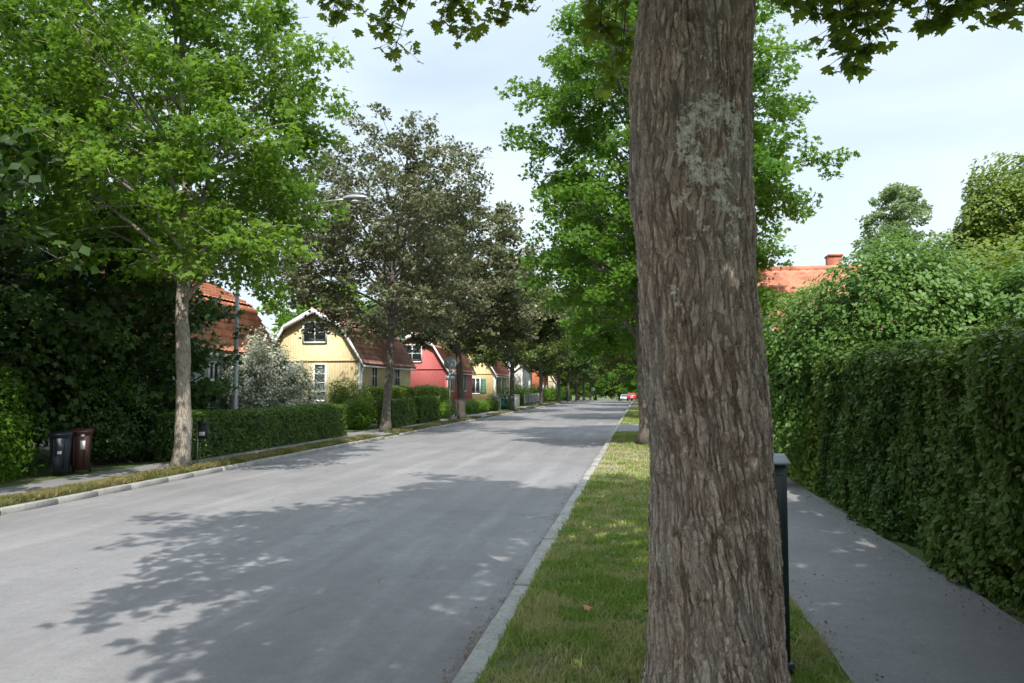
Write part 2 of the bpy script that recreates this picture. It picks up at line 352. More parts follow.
def place_leaves(T,C,N,D,S):
    V0,F0=T; C=np.asarray(C); n=len(C)
    N=N/(np.linalg.norm(N,axis=1)[:,None]+1e-9)
    D=D-N*np.sum(N*D,1)[:,None]; D/=np.linalg.norm(D,axis=1)[:,None]+1e-9
    X=np.cross(D,N)
    V=C[:,None,:]+S[:,None,None]*(V0[None,:,0,None]*X[:,None]+V0[None,:,1,None]*D[:,None]+V0[None,:,2,None]*N[:,None])
    k=len(V0); off=(np.arange(n)*k)[:,None]
    return V.reshape(-1,3),[ (off+f).astype(np.int32) for f in F0]
def rnd(r,n): 
    v=r.normal(size=(n,3)); return v/np.linalg.norm(v,axis=1)[:,None]

# ------------------------------------------------------------------ trees
def skeleton(seed,H,base,R,r0,nl,prof,wob=.12,asym=(0,0),fork=None,elev=(18,62),sub=.42,spray_step=.3):
    r=np.random.default_rng(seed); W=MB(); sprays=[]
    n=16; tz=np.linspace(0,H*.93,n); off=np.cumsum(r.normal(size=(n,2))*wob*.35,axis=0); off-=off[0]; off*=np.linspace(.2,1,n)[:,None]
    tp=np.column_stack([off,tz]); tr=r0*np.clip(1-tz/(H*1.0),.03,1)**.75; tr[0]*=1.15; tr[1]*=1.02
    tz2=np.linspace(0,H*.93,40); P=np.column_stack([np.interp(tz2,tz,tp[:,i]) for i in range(3)]); RR=np.interp(tz2,tz,tr)
    RR*=1+.07*np.sin(tz2*4+seed)+.04*np.sin(tz2*9)
    RR=RR*(1+.32*np.exp(-tz2/.16))
    W.tube(P,RR,12)
    def tpos(z): return np.array([np.interp(z,tz,tp[:,i]) for i in range(3)])
    for i in range(nl):
        tt=(i+.5)/nl; t=base+(.97-base)*tt**.95; z0=min(H*t,H*.93)
        az=i*2.39996+r.normal()*.35; dh=np.array([math.cos(az),math.sin(az),0])
        L=R*prof(tt)*r.uniform(.72,1.18)*(1+asym[0]*dh[0]+asym[1]*dh[1])
        e=math.radians(elev[0]+(elev[1]-elev[0])*tt+r.normal()*7)
        start=z0-L*math.tan(e)*.45; start=max(start,H*base*.72)
        p0=tpos(start); s=np.linspace(0,1,7)
        up=(z0-start)+L*math.tan(e)*.45
        pts=p0+dh*(L*s)[:,None]; pts[:,2]+=up*(s*(1.35-.35*s))*.8
        side=np.array([-dh[1],dh[0],0]); pts+=side*(np.sin(s*PI*1.2+r.uniform(0,6))*.12*L*s)[:,None]
        lr=np.interp(start,tz,tr)*.48*(1-.1*tt); W.tube(pts,np.maximum(lr*(1-.9*s),.008),6)
        for q in (.9,1.0,1.0): sprays.append(np.r_[np.array([np.interp(q,s,pts[:,k]) for k in range(3)])+r.normal(size=3)*.10,dh])
        ns=max(3,int(L*.8/sub))
        for j in range(ns):
            sj=.25+.75*(j+r.uniform(0,.8))/ns; sj=min(sj,1)
            q=np.array([np.interp(sj,s,pts[:,k]) for k in range(3)])
            sg=1 if (j+i)%2 else -1; a=sg*math.radians(r.uniform(25,75)) if sj<.95 else r.normal()*.2
            dd=dh*math.cos(a)+side*math.sin(a); l=L*(.2+.42*(1-sj)+.12*r.random())+.25
            rise=r.uniform(-.12,.55)
            ss=np.linspace(0,1,4); sp=q+dd*(l*ss)[:,None]; sp[:,2]+=l*(rise*ss-.28*ss*ss)
            W.tube(sp,np.maximum(lr*.32*(1-.8*ss),.004),4,False)
            m=max(1,int(l/spray_step))
            for k in range(m):
                u=min(1,.3+.7*(k+r.random())/m); c=np.array([np.interp(u,ss,sp[:,w]) for w in range(3)])
                sprays.append(np.r_[c+r.normal(size=3)*np.array([.17,.17,.16]),dd])
    for z in np.arange(H*.72,H*.95,.10):
        for _ in range(2): sprays.append(np.r_[tpos(z)+r.normal(size=3)*[.3,.3,.15],rnd(r,1)[0]])
    return W,np.array(sprays)
def spray_leaves(r,sp,per,size,T,rad=.27,flat=.10,up=.9,drop=None):
    n=len(sp)*per; C=np.repeat(sp[:,:3],per,0); D0=np.repeat(sp[:,3:],per,0)
    o=rnd(r,n)*(r.random(n)**.5)[:,None]*rad; o[:,2]*=.62
    sb=np.repeat(rnd(r,len(sp)),per,0)*.35
    C=C+o; N=rnd(r,n)*.85+sb+np.array([0,-.12,up*.85])
    D=D0*.5+o*3+rnd(r,n)*.5; D[:,2]-=.35
    S=size*r.uniform(.6,1.2,n)
    if drop is not None:
        k=drop(C); C,N,D,S=C[k],N[k],D[k],S[k]
    return place_leaves(T,C,N,D,S)
def prof_oval(t): return math.sin(min(1,max(0,(t*.86+.16)))*PI)**.6 if t<.98 else .2
def prof_cone(t): return (1-t)**.65*.95+.12 if t>.18 else .75+t
def prof_round(t): return max(.15,(1-(max(0,t-.35)/.72)**2.2))
def make_tree(name,x,y,label,cat='tree',group=None,seed=1,H=12,base=.3,R=4,r0=.2,nl=30,prof=prof_round,per=18,size=.15,T=T_MID,leaf='leaf_green',bark='bark',rad=.3,z=None,rz=0,filt=None,**kw):
    root=empty(name,(x,y,float(gz(y))+.1 if z is None else z),rz); tag(root,label,cat,group)
    W,sp=skeleton(seed,H,base,R,r0,nl,prof,**kw)
    if filt is not None: sp=sp[filt(sp)]
    W.build('trunk',M[bark],root,True)
    V,F=spray_leaves(np.random.default_rng(seed+99),sp,per,size,T,rad)
    nmesh('crown',V,F,M[leaf],root)
    print('TREE',name,len(sp),len(V)); return root
def copy_tree(root,x,y,rz,sc,label,cat='tree',group=None,leaf=None):
    c=root.copy(); COL.objects.link(c); c.location=(x,y,float(gz(y))+.1); c.rotation_euler=(0,0,rz); c.scale=(sc,)*3
    tag(c,label,cat,group)
    for ch in list(root.children):
        d=ch.copy(); COL.objects.link(d); d.parent=c
        if leaf and ch.name.startswith('crown'):
            d.data=ch.data.copy(); d.data.materials.clear(); d.data.materials.append(M[leaf])
    return c

# lobed bush: leaves through the shell of several lobes, rooted stems
def make_bush(name,x,y,lobes,label,cat='shrub',group=None,seed=1,n=6000,size=.08,T=T_OVAL,leaf='leaf_green',rough=.35,z=.1,stems=7,inner=.35,nsc=1.4,gap=.36,stem_mat='stem',stem_r=.03,droop=.35,up=.5,part='foliage'):
    r=np.random.default_rng(seed); root=empty(name,(x,y,z+float(gz(y)))); tag(root,label,cat,group)
    L=np.array(lobes,float); vol=L[:,3]*L[:,4]+L[:,4]*L[:,5]+L[:,3]*L[:,5]; pick=r.choice(len(L),n*2,p=vol/vol.sum())
    d=rnd(r,n*2); q=1-(1-inner)*r.random(n*2)**1.6
    base=L[pick]; 
    C=base[:,:3]+d*base[:,3:]*q[:,None]
    sc=base[:,3:].mean(1); nn=vnoise(C,nsc,seed)+.5*vnoise(C,nsc*2.6,seed+1)
    C=C+d*((nn-.75)*rough*2)[:,None]*np.minimum(1,sc)[:,None]
    keep=np.ones(len(C),bool)
    for i,l in enumerate(L):
        e=np.linalg.norm((C-l[:3])/l[3:],axis=1); keep&=~((e<.62)&(pick!=i))
    keep&=C[:,2]>.02; keep&=vnoise(C,nsc*2.2,seed+5)>gap*r.uniform(.3,1.2,len(C))
    C=C[keep][:n]; d=d[keep][:n]; k=len(C)
    N=d*.6+np.array([0,0,up])+rnd(r,k)*.55; D=d*.5+rnd(r,k)*.7; D[:,2]-=droop
    V,F=place_leaves(T,C,N,D,size*r.uniform(.65,1.25,k)); nmesh(part,V,F,M[leaf],root)
    W=MB()
    for i in range(stems):
        l=L[i%len(L)]; a=r.uniform(0,6.28); b=np.array([math.cos(a)*.25,math.sin(a)*.25,0]); b[:2]+=L[0,:2]*.3
        t=l[:3]+rnd(r,1)[0]*l[3:]*.6; s=np.linspace(0,1,6)[:,None]
        P=b*(1-s)+t*s; P[:,2:]=(b[2]*(1-s)+t[2]*s**.8); P+=np.sin(s*PI)*r.normal(size=3)*.12
        W.tube(P,stem_r*(1-.7*s[:,0]),5)
        for j in range(3):
            q0=P[2+j]; e=q0+rnd(r,1)[0]*l[3:]*.5; W.tube([q0,(q0+e)/2+[0,0,.05],e],[stem_r*.4,stem_r*.3,.004],4)
    W.build('stem' if stem_mat=='stem' else 'trunk',M[stem_mat],root,True)
    return root

# ------------------------------------------------------------------ setting
def strip(name,x0,x1,y0,y1,z,m,label_kind='structure',ny=60,xz=None,nx=1,jit=0,seed=0):
    ys=np.linspace(y0,y1,ny); xs=np.linspace(x0,x1,nx+1)
    X,Y=np.meshgrid(xs,ys); Z=gz(Y)+z
    if jit:
        r=np.random.default_rng(seed); X[:,0]+=(vnoise(np.column_stack([ys*0,ys,ys*0]),1.1,seed)-.5)*jit*2+(vnoise(np.column_stack([ys*0,ys,ys*0]),5,seed+3)-.5)*jit
        X[:,-1]+=(vnoise(np.column_stack([ys*0+9,ys,ys*0]),1.1,seed)-.5)*jit*2+(vnoise(np.column_stack([ys*0+9,ys,ys*0]),5,seed+4)-.5)*jit
    V=np.column_stack([X.ravel(),Y.ravel(),Z.ravel()]); n=nx+1
    i,j=np.meshgrid(np.arange(nx),np.arange(ny-1)); a=(j*n+i).ravel()
    o=nmesh(name,V,[np.stack([a,a+1,a+1+n,a+n],1)],m); tag(o,kind=label_kind); return o
def ground():
    xs=np.array([-900,-300,-60,-20,-9.06,-9.04,-.98,-.96,20,60,300,900.]); zs=np.array([.1,.1,.1,.1,.1,-.12,-.12,.1,.1,.1,.1,.1])
    ys=np.concatenate([[-60],np.arange(-20,340,5),[400,600,1200]])
    X,Y=np.meshgrid(xs,ys); Z=gz(Y)+zs[None]; n=len(xs)
    i,j=np.meshgrid(np.arange(n-1),np.arange(len(ys)-1)); a=(j*n+i).ravel()
    o=nmesh('ground',np.column_stack([X.ravel(),Y.ravel(),Z.ravel()]),[np.stack([a,a+1,a+1+n,a+n],1)],M['ground']); tag(o,kind='structure')
ground()
strip('road',-8.95,-1.0,-20,330,0,M['road'],ny=200,nx=6)
strip('verge_soil',-.95,1.25,-6,120,.104,M['soil'],ny=300,nx=4)
strip('verge_soil',-9.06,-9.62,-6,120,.104,M['soil'],ny=200)
strip('footpath',1.17,2.72,-6,160,.112,M['path'],ny=900,jit=.035,seed=3)
strip('pavement',-10.72,-9.52,-6,160,.112,M['pave'],ny=900,jit=.03,seed=5)
strip('driveway_crossing',-.93,1.19,30.6,37.0,.118,M['path'],ny=12)
for k,(a,b) in enumerate([(26.8,28.4),(44.5,48.5),(62.5,66),(80,84)]):
    strip('driveway_crossing',-9.08,-9.54,a,b,.118,M['pave'],ny=6)
    strip('driveway',-10.32,-16,a,b,.109,M['pave'],ny=6)
def kerb(x0,x1,seed,pieces):
    r=np.random.default_rng(seed); m=MB(); y=-6
    for a in np.arange(0,400):
        L=r.uniform(.85,1.15); y1=y+L-.012; low=any(p<=y<=q for p,q in pieces)
        g=float(gz(y)); h=.035 if low else (.094 if seed==1 else .108); j=r.normal()*.004
        m.box(x0+j,x1+j,y,y1,g-.1,g+h+r.normal()*.004,.009); y+=L
        if y>170: break
    o=m.build('kerb',M['kerb']); tag(o,kind='structure')
kerb(-9.05,-8.925,1,[(26.5,28.5),(44.5,48.5),(62.5,66)]); kerb(-1.09,-.935,2,[(30.5,37)])

# grass blades
def blades(name,x0,x1,y0,y1,dens,h,m,label,seed,fall=None,mask=None):
    r=np.random.default_rng(seed); A=(x1-x0)*(y1-y0); n=int(A*dens)
    if fall: 
        y=y0*(y1/y0)**r.random(n)        # thins out with distance
    else: y=r.uniform(y0,y1,n)
    x=r.uniform(x0,x1,n); P=np.column_stack([x,y,np.zeros(n)])
    cl=vnoise(P,3.5,seed)*.6+vnoise(P,14,seed+1)*.4
    k=cl>.30*r.uniform(.4,1.3,n)
    if mask is not None: k&=mask(P,r)
    P=P[k]; cl=cl[k]; n=len(P); P[:,2]=.1+gz(P[:,1])
    hh=h*r.uniform(.4,1.25,n)*(.55+.9*cl); w=r.uniform(.003,.0065,n)*(1+np.clip(P[:,1]-6,0,40)*.09)
    a=r.uniform(0,2*PI,n); u=np.column_stack([np.cos(a),np.sin(a),0*a]); b=r.uniform(0,2*PI,n); l=np.column_stack([np.cos(b),np.sin(b),0*b])*(r.uniform(.15,1.0,n)*hh)[:,None]
    up=np.array([0,0,1.]); 
    v0=P-u*w[:,None]; v1=P+u*w[:,None]; mid=P+l*.3+up*(hh*.6)[:,None]; v2=mid+u*(w*.7)[:,None]; v3=mid-u*(w*.7)[:,None]; v4=P+l+up*hh[:,None]*.95
    V=np.stack([v0,v1,v2,v3,v4],1).reshape(-1,3); o=(np.arange(n)*5)[:,None]
    ob=nmesh(name,V,[o+np.array([[0,1,2,3]]),o+np.array([[3,2,4]])],M[m]); tag(ob,label,'grass',kind='stuff'); print('GRASS',n)
def verge_mask(P,r):
    y=P[:,1]+(vnoise(P,.8,31)-.5)*5+(vnoise(P,2.5,33)-.5)*2; k=np.ones(len(P),bool)
    bare=(y>16)&(y<25.5); k&=~(bare&(r.random(len(P))>.18))
    k&=~((P[:,1]>30.5)&(P[:,1]<37.1))
    thin=vnoise(P,1.7,41)+.35*(vnoise(P,6,43)-.5)-.10*(P[:,1]<5.6); k&=~((thin<.47)&(r.random(len(P))>.30))
    # worn edge by the kerb and path, clear disc round the big trunk is left to the roots
    return k
blades('grass',-.945,1.17,3.2,60,2300,.062,'grass','short green verge grass around the foot of the big maple trunk',11,True,verge_mask)
def lm(P,r): return ~(((P[:,1]>26.6)&(P[:,1]<28.5))|((P[:,1]>44.5)&(P[:,1]<48.5))|((P[:,1]>62.5)&(P[:,1]<66)))
blades('dry_grass',-9.60,-9.06,9,90,2200,.085,'grass_dry','yellowed dry grass strip between the far kerb and its pavement',12,True,lm)
def lawnmask(P,r): return vnoise(P,1.2,51)>.2
# broad-leaved weeds in the verge: little rosettes
def weeds():
    r=np.random.default_rng(5); C=[];
    for cx,cy,n,s in [(-.1,7.2,260,.3),(.02,5.9,160,.14),(-.42,6.1,120,.12),(-.3,9.5,300,.35),(.2,10.5,240,.4),(-.05,4.9,90,.16),(.3,8.2,200,.3),(.98,5.0,120,.1),(.95,5.7,120,.1)]:
        C.append(np.column_stack([r.normal(cx,s,n),r.normal(cy,s*1.6,n),.105+r.random(n)*.05]))
    C=np.concatenate(C); C=C[(C[:,0]<1.15)&(C[:,0]>-1.0)]; n=len(C); N=rnd(r,n)*.5+[0,0,1.]; 
    V,F=place_leaves(T_OVAL,C,N,rnd(r,n)*[1,1,.3],r.uniform(.03,.06,n)); o=nmesh('clover_weeds',V,F,M['leaf_bright']); tag(o,'bright clover and plantain patches in the near verge grass','weeds',kind='stuff')
weeds()
def litter():
    r=np.random.default_rng(6); P=[]
    # drifts against the near kerb and along path edge
    for cy,n in [(4.9,60),(5.3,70),(5.9,50),(6.6,60),(7.6,50),(9,50),(11,40),(14,30)]+[(q,26) for q in np.arange(4.6,22,.55)]:
        P.append(np.column_stack([-1.105-np.abs(r.normal(0,.07,n)),r.normal(cy,.16,n),np.full(n,.008)+r.random(n)*.012]))
    n=420; P.append(np.column_stack([2.66-np.abs(r.normal(0,.11,n)),r.uniform(4,13,n),np.full(n,.122)]))
    n=170; P.append(np.column_stack([r.uniform(1.2,2.6,n),r.uniform(4,14,n),np.full(n,.122)]))
    n=150; P.append(np.column_stack([r.uniform(-.9,1.15,n),r.uniform(4,11,n),np.full(n,.15)]))
    n=200; P.append(np.column_stack([1.2+np.abs(r.normal(0,.07,n)),r.uniform(4,12,n),np.full(n,.122)]))
    C=np.concatenate(P); n=len(C); V,F=place_leaves(T_OVAL,C,rnd(r,n)*.45+[0,0,1.],rnd(r,n)*[1,1,.1],r.uniform(.010,.030,n))
    o=nmesh('leaf_litter',V,F,M['dead']); tag(o,'brown seeds and dead leaf crumbs drifted along the kerb gutter and path edge','leaf litter',kind='stuff')
litter()
for (x,y,s,a) in [(-.42,5.95,.07,.4)]:
    V,F=place_leaves(T_MAPLE,np.array([[x,y,.17]]),np.array([[.1,-.35,1.]]),np.array([[math.cos(a),math.sin(a),0]]),np.array([s]))
    o=nmesh('fallen_leaf',V,F,M['deadorange']); tag(o,'single orange-brown fallen leaf lying on the verge grass','leaf')

# ------------------------------------------------------------------ the big foreground maple
def big_maple():
    root=empty('maple_tree',(.27,3.5,.1)); tag(root,'big rough-barked maple trunk with pale lichen patches, nearest to the viewer','tree')
    # (height above road, left x, right x) measured across the trunk
    pr=[(0.0,-.20,.80),(.2,-.08,.68),(.38,-.02,.625),(.55,.01,.60),(.9,.03,.585),(1.3,.035,.57),(1.75,.02,.545),(2.1,.0,.515),(2.4,-.02,.50),(2.62,-.045,.495),(2.85,-.045,.49),(3.1,-.035,.495),(3.55,.02,.53),(3.9,.02,.56),(4.3,-.03,.62)]
    z=np.linspace(0.0,4.3,900); xl=np.interp(z,[p[0] for p in pr],[p[1] for p in pr]); xr=np.interp(z,[p[0] for p in pr],[p[2] for p in pr])
    ker=np.hanning(61); ker/=ker.sum()
    sm=lambda a:np.convolve(np.pad(a,30,mode='edge'),ker,'valid'); xl=sm(xl); xr=sm(xr)
    n=420; a=np.arange(n)*2*PI/n
    c=(xl+xr)/2-.27; rr=(xr-xl)/2*.975
    A,Z=np.meshgrid(a,z); R=rr[:,None]*np.ones_like(A)
    P=np.column_stack([np.cos(A).ravel()*.3,np.sin(A).ravel()*.3,Z.ravel()])
    low=(vnoise(P,4.5,3)-.5)*.030+(vnoise(P*[1,1,.5],10,4)-.5)*.016
    R=R+low.reshape(R.shape)*(1-np.abs(np.cos(A))*.4)
    # root flare buttresses at ground
    R+= np.exp(-Z/.22)*.06*np.sin(A*5+1)
    # healed scar swelling
    def knot(az,zc,s,h):
        da=(A-az+PI)%(2*PI)-PI; return h*np.exp(-((da*.26)**2+(Z-zc)**2)/(s*s))
    R+=knot(-1.75,2.62,.10,.022)-knot(-1.72,2.60,.035,.025)+knot(-1.35,1.35,.05,.015)+knot(-2.2,1.95,.05,.012)-knot(-2.35,2.08,.018,.03)-knot(-1.62,1.98,.016,.025)
    X=c[:,None]+np.cos(A)*R; Y=np.sin(A)*R
    V=np.column_stack([X.ravel(),Y.ravel(),(Z-.02).ravel()])
    i,j=np.meshgrid(np.arange(n),np.arange(len(z)-1)); b=j*n
    F=np.stack([(b+i).ravel(),(b+(i+1)%n).ravel(),(b+n+(i+1)%n).ravel(),(b+n+i).ravel()],1)
    nmesh('trunk',V,[F],M['hero'],root,True)
    W,sp=skeleton(21,8.8,.02,3.7,.25,48,prof_round,asym=(-.02,-.03),elev=(22,60),sub=.34,spray_step=.25)
    sp[:,2]+=4.0
    yw=sp[:,1]+3.5; keep=(sp[:,2]+.1>np.where(yw>.8,4.7,3.5))&(sp[:,2]+.1>2.55+.535*yw)
    # limbs drawn only where their leaves are kept
    Vw=np.concatenate(W.v); Vw[:,2]+=4.0
    okv=(Vw[:,2]+.1>2.1+.52*(Vw[:,1]+3.5))|((np.hypot(Vw[:,0],Vw[:,1])<.9))
    W2=[]
    for k in W.f:
        for f in W.f[k]:
            g=f[okv[f].all(1)]
            if len(g): W2.append(g)
    fs={}
    for g in W2: fs.setdefault(g.shape[1],[]).append(g)
    nmesh('limbs',Vw,[np.concatenate(v) for v in fs.values()],M['bark_dark'],root,True)
    sp=sp[keep]; r=np.random.default_rng(77)
    ex=np.column_stack([r.uniform(-2.4,4.0,950),r.uniform(-6.2,-1.9,950),r.uniform(3.6,6.6,950)]); ex=ex[ex[:,2]<9.2+ex[:,1]*.55+0*ex[:,0]]  # extra loose leaf sprays out of view, added to shade trunk and path
    sp=np.concatenate([sp,np.column_stack([ex,rnd(r,len(ex))])])
    V1,F1=spray_leaves(r,sp,18,.19,T_MID,.34)
    nmesh('crown',V1,F1,M['leaf_near'],root)
    # drooping branchlets at the crown's lower edge
    T=[(-2.95,7.15,5.5,.25),(-2.62,7.1,5.75,.2),(-2.30,7.1,5.05,.30),(-2.36,7.05,5.35,.22),(-2.28,7.1,5.6,.2),(-1.74,7,5.25,.22),(-1.57,7.05,5.18,.24),(-1.9,7,5.6,.25),(-1.45,6.9,5.5,.25),(-1.2,6.74,5.15,.2),(-.99,6.74,5.22,.15),(-1.2,6.8,5.45,.25),(-.85,6.7,5.4,.2),
       (-.2,6.06,4.2,.26),(-.28,5.91,4.52,.3),(-.1,5.52,4.15,.2),(-.35,5.9,4.75,.3),(-.12,5.9,4.45,.25),(-.22,6.0,4.6,.3),(-.05,5.8,4.75,.3),
       (.93,4.9,4.13,.2),(1.05,5.0,4.2,.2),(1.17,5.19,4.16,.18),(1.42,5.45,3.88,.2),(1.53,5.38,3.98,.17),(1.46,5.4,4.12,.25),(1.36,5.3,4.2,.25),(1.62,5.3,4.2,.2),(1.25,5.25,4.3,.25),(1.86,5.27,4.05,.15),(1.9,5.25,4.2,.2),(2.04,5.19,4.1,.15),(2.1,5.2,4.22,.2),(2.31,5.27,4.08,.2),(2.19,5.27,4.22,.2),(2.45,5.3,4.2,.2),(2.4,5.3,4.35,.25)]
    T+=[(-3.05,7.1,5.62,.2),(-2.8,7.15,5.6,.22),(-2.45,7.1,5.3,.25),(-2.2,7.05,5.75,.22),(-1.65,7,5.45,.25),(-1.05,6.75,5.4,.22),(-1.75,7.0,5.4,.22),(1.1,5.1,4.35,.25),(1.55,5.35,4.3,.25),(1.75,5.3,4.35,.22),(2.0,5.25,4.3,.22),(1.3,5.3,4.0,.2),(2.2,5.3,4.3,.22)]
    C=[];N=[];D=[];S=[]; tw=MB()
    for x,y,z,rad in T:
        if x>.5: z+=.10
        x-=.27;y-=3.5;z-=.1; q=np.array([x,y,z]); e=np.array([x*.62,y*.72,z+1.35])
        tw.tube([e,e*.5+q*.5+[0,0,.18],q+[0,0,.06]],[.02,.010,.003],5)
        m=int(12+rad*44); o=rnd(r,m)*(r.random(m)**.6)[:,None]*rad*.9; o[:,2]=np.abs(o[:,2])*1.2-rad*.25
        C.append(q+o); nn=rnd(r,m)*.75+[-.1,-.45,.75]; N.append(nn); dd=rnd(r,m)*.55; dd[:,2]-=.9; D.append(dd); S.append(r.uniform(.07,.125,m))
        for k in range(0,m,2): tw.tube([q+[0,0,.1],q+o[k]],[.003,.0015],3,False)
    V,F=place_leaves(T_MAPLE,np.concatenate(C),np.concatenate(N),np.concatenate(D),np.concatenate(S))
    nmesh('hanging_leaves',V,F,M['leaf_near'],root); tw.build('twigs',M['bark_dark'],root,True)
big_maple()

# ------------------------------------------------------------------ street trees
G='maples lining the street'
t_l1=make_tree('maple_tree',-9.52,15.15,'tall bright green maple with pale forked trunk, left of the black mailbox',group=G,seed=4,H=13.5,base=.31,R=3.05,wob=.30,r0=.165,nl=54,prof=prof_round,per=40,size=.125,leaf='leaf_bright',bark='bark_light',asym=(-.2,-.05),rad=.38,elev=(34,66),sub=.34)
t_r2=make_tree('maple_tree',.22,24,'bright green maple partly hidden behind the big foreground trunk',group=G,seed=8,asym=(.12,0),H=15,base=.25,R=3.7,wob=.2,r0=.25,nl=58,prof=prof_round,per=36,size=.14,leaf='leaf_green',bark='bark',rad=.38,elev=(30,64),sub=.34)
t_l2=make_tree('copper_maple_tree',-9.75,29.2,'copper-leaved maple nearest to the near end of the yellow gabled house',group=G,seed=13,asym=(-.12,0),wob=.28,H=12.4,base=.33,R=3.7,r0=.18,nl=44,prof=prof_round,per=22,size=.14,leaf='leaf_copper',bark='bark',rad=.36,elev=(30,66),sub=.36)
t_l3=make_tree('copper_maple_tree',-9.4,40.8,'copper-leaved maple beside the back of the round road sign',group=G,seed=17,H=12.4,base=.34,R=3.6,wob=.25,r0=.2,nl=44,prof=prof_round,per=28,size=.18,T=T_FAR,leaf='leaf_copper',bark='bark_dark',rad=.38,elev=(26,64))
t_l4=make_tree('maple_tree',-9.4,57.3,'dark olive maple in front of the yellow house with green shutters',group=G,seed=23,H=11.5,base=.33,R=3.8,r0=.2,nl=40,prof=prof_round,per=24,size=.22,T=T_FAR,leaf='leaf_olive',bark='bark_dark',rad=.42,elev=(26,62))
copy_tree(t_l3,-9.3,73.6,1.3,.95,'olive maple at the end of the slatted garden fence',group=G,leaf='leaf_olive')
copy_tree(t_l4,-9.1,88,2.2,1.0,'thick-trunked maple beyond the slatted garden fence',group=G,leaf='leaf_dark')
copy_tree(t_l4,.3,45,.7,1.05,'green maple on the right verge just beyond the driveway crossing',group=G,leaf='leaf_green')
far=[(-9.3,102,.4,1.0),(-9.3,116,3.9,1.05),(-9.3,131,5.2,1.1),(-9.3,148,1.2,1.0),(.4,62,2.5,1.05),(.3,79,4.1,1.0),(.3,96,.2,1.05),(.3,113,1.9,1.1),(.3,132,3.3,1.0),(.3,152,4.4,1.1)]
for k,(x,y,a,s) in enumerate(far):
    copy_tree(t_l4,x,y,a,s,'distant maple in the left row toward the end of the street' if x<0 else 'distant maple in the right row toward the end of the street',group='distant maples in the left row' if x<0 else 'distant maples in the right row',leaf=['leaf_olive','leaf_green'][k%2])

# garden trees and background
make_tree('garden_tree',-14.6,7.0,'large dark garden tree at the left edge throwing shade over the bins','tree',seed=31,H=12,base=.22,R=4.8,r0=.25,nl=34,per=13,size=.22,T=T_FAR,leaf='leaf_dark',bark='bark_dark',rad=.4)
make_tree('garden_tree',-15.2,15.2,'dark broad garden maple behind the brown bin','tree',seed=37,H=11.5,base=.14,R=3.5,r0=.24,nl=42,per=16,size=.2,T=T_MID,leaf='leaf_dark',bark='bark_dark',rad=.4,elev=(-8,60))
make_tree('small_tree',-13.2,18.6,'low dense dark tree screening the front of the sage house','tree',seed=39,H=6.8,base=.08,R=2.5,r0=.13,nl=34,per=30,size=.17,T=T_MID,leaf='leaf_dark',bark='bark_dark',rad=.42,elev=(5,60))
make_tree('garden_tree',-22.5,27,'tall green garden tree rising behind the sage house','tree',seed=41,H=15,base=.2,R=5,r0=.27,nl=36,per=13,size=.25,T=T_FAR,leaf='leaf_green',bark='bark_dark',rad=.42)
gt=make_tree('garden_tree',-21,52,'green tree behind the roof between the sage and yellow houses','tree',seed=43,H=9,base=.15,R=4.6,r0=.25,nl=30,per=14,size=.3,T=T_FAR,leaf='leaf_bright',bark='bark_dark',rad=.45)
bg=[(-22,75,1,1.15),(-23,96,2,1.2),(-22,118,3,1.1),(-18,140,4,1.25),(-13,165,5,1.3),(-5.5,215,0,1.5),(-11,195,.5,1.5),(3,185,1,1.4),(9,160,2,1.3),(12,130,3,1.2),(-16,180,.9,1.5),(0,225,2.2,1.6),(8,210,3.3,1.6),(-2.5,240,5,1.5)]
for k,(x,y,a,s) in enumerate(bg):
    copy_tree(gt,x,y,a,s,'distant background tree closing the far end of the street' if y>130 else 'background garden tree behind the row of left-hand houses',group='trees closing the street' if y>130 else 'trees behind the left houses',leaf=['leaf_olive','leaf_green','leaf_dark'][k%3])
# right side
birch=make_tree('birch_tree',12.6,41,'slim airy birch standing far behind the lilac on the right','tree',seed=53,H=12.2,base=.3,R=2.0,r0=.13,nl=46,per=30,size=.15,T=T_FAR,leaf='leaf_birch',bark='bark_birch',rad=.28,elev=(20,60))
make_bush('garden_tree',12.6,28,[(0,0,5.6,2.6,2.4,2.6),(-1.5,-.3,5.2,1.9,1.9,2.2),(.6,0,7.8,2.1,2.0,1.9),(2.2,0,6.4,2.0,2,2.6),(-1.0,-.3,7.0,1.5,1.4,1.4),(2.3,.2,8.6,1.5,1.4,1.3)],'tall rounded yellow-green tree at the right edge','tree',seed=59,n=70000,size=.14,leaf='leaf_yellowgreen',rough=.55,stems=12,stem_r=.13,stem_mat='bark_dark',nsc=.9,gap=.42,part='crown')
make_bush('lilac_bush',4.3,14.0,[(0,0,2.3,1.7,1.4,1.85),(1.5,.3,2.0,1.4,1.3,1.5),(-1.35,.3,1.7,1.05,1.0,1.45),(-.75,.1,2.5,.95,.9,1.05),(-.1,-.2,3.1,1.1,1.0,1.0)],'tall dark green lilac bush rising above the clipped hedge',seed=61,n=90000,size=.08,inner=.15,leaf='leaf_lilac',rough=.4,stems=14,nsc=1.3,gap=.32)
make_bush('lilac_bush',6.6,13.2,[(0,0,2.2,1.6,1.4,1.6),(1.5,.2,2.1,1.4,1.2,1.6),(-.5,.1,2.9,1.0,.9,.9)],'second green lilac bush above the hedge at the right edge',seed=62,n=58000,size=.078,leaf='leaf_lilac',rough=.4,stems=10,gap=.36)
make_bush('hazel_bush',7.8,16.5,[(0,0,2.7,2.0,1.4,1.9),(1.8,0,2.9,1.5,1.3,2.1)],'light yellow-green bush behind the lilacs at the right edge',seed=63,n=24000,size=.13,leaf='leaf_yellowgreen',rough=.5,stems=8)
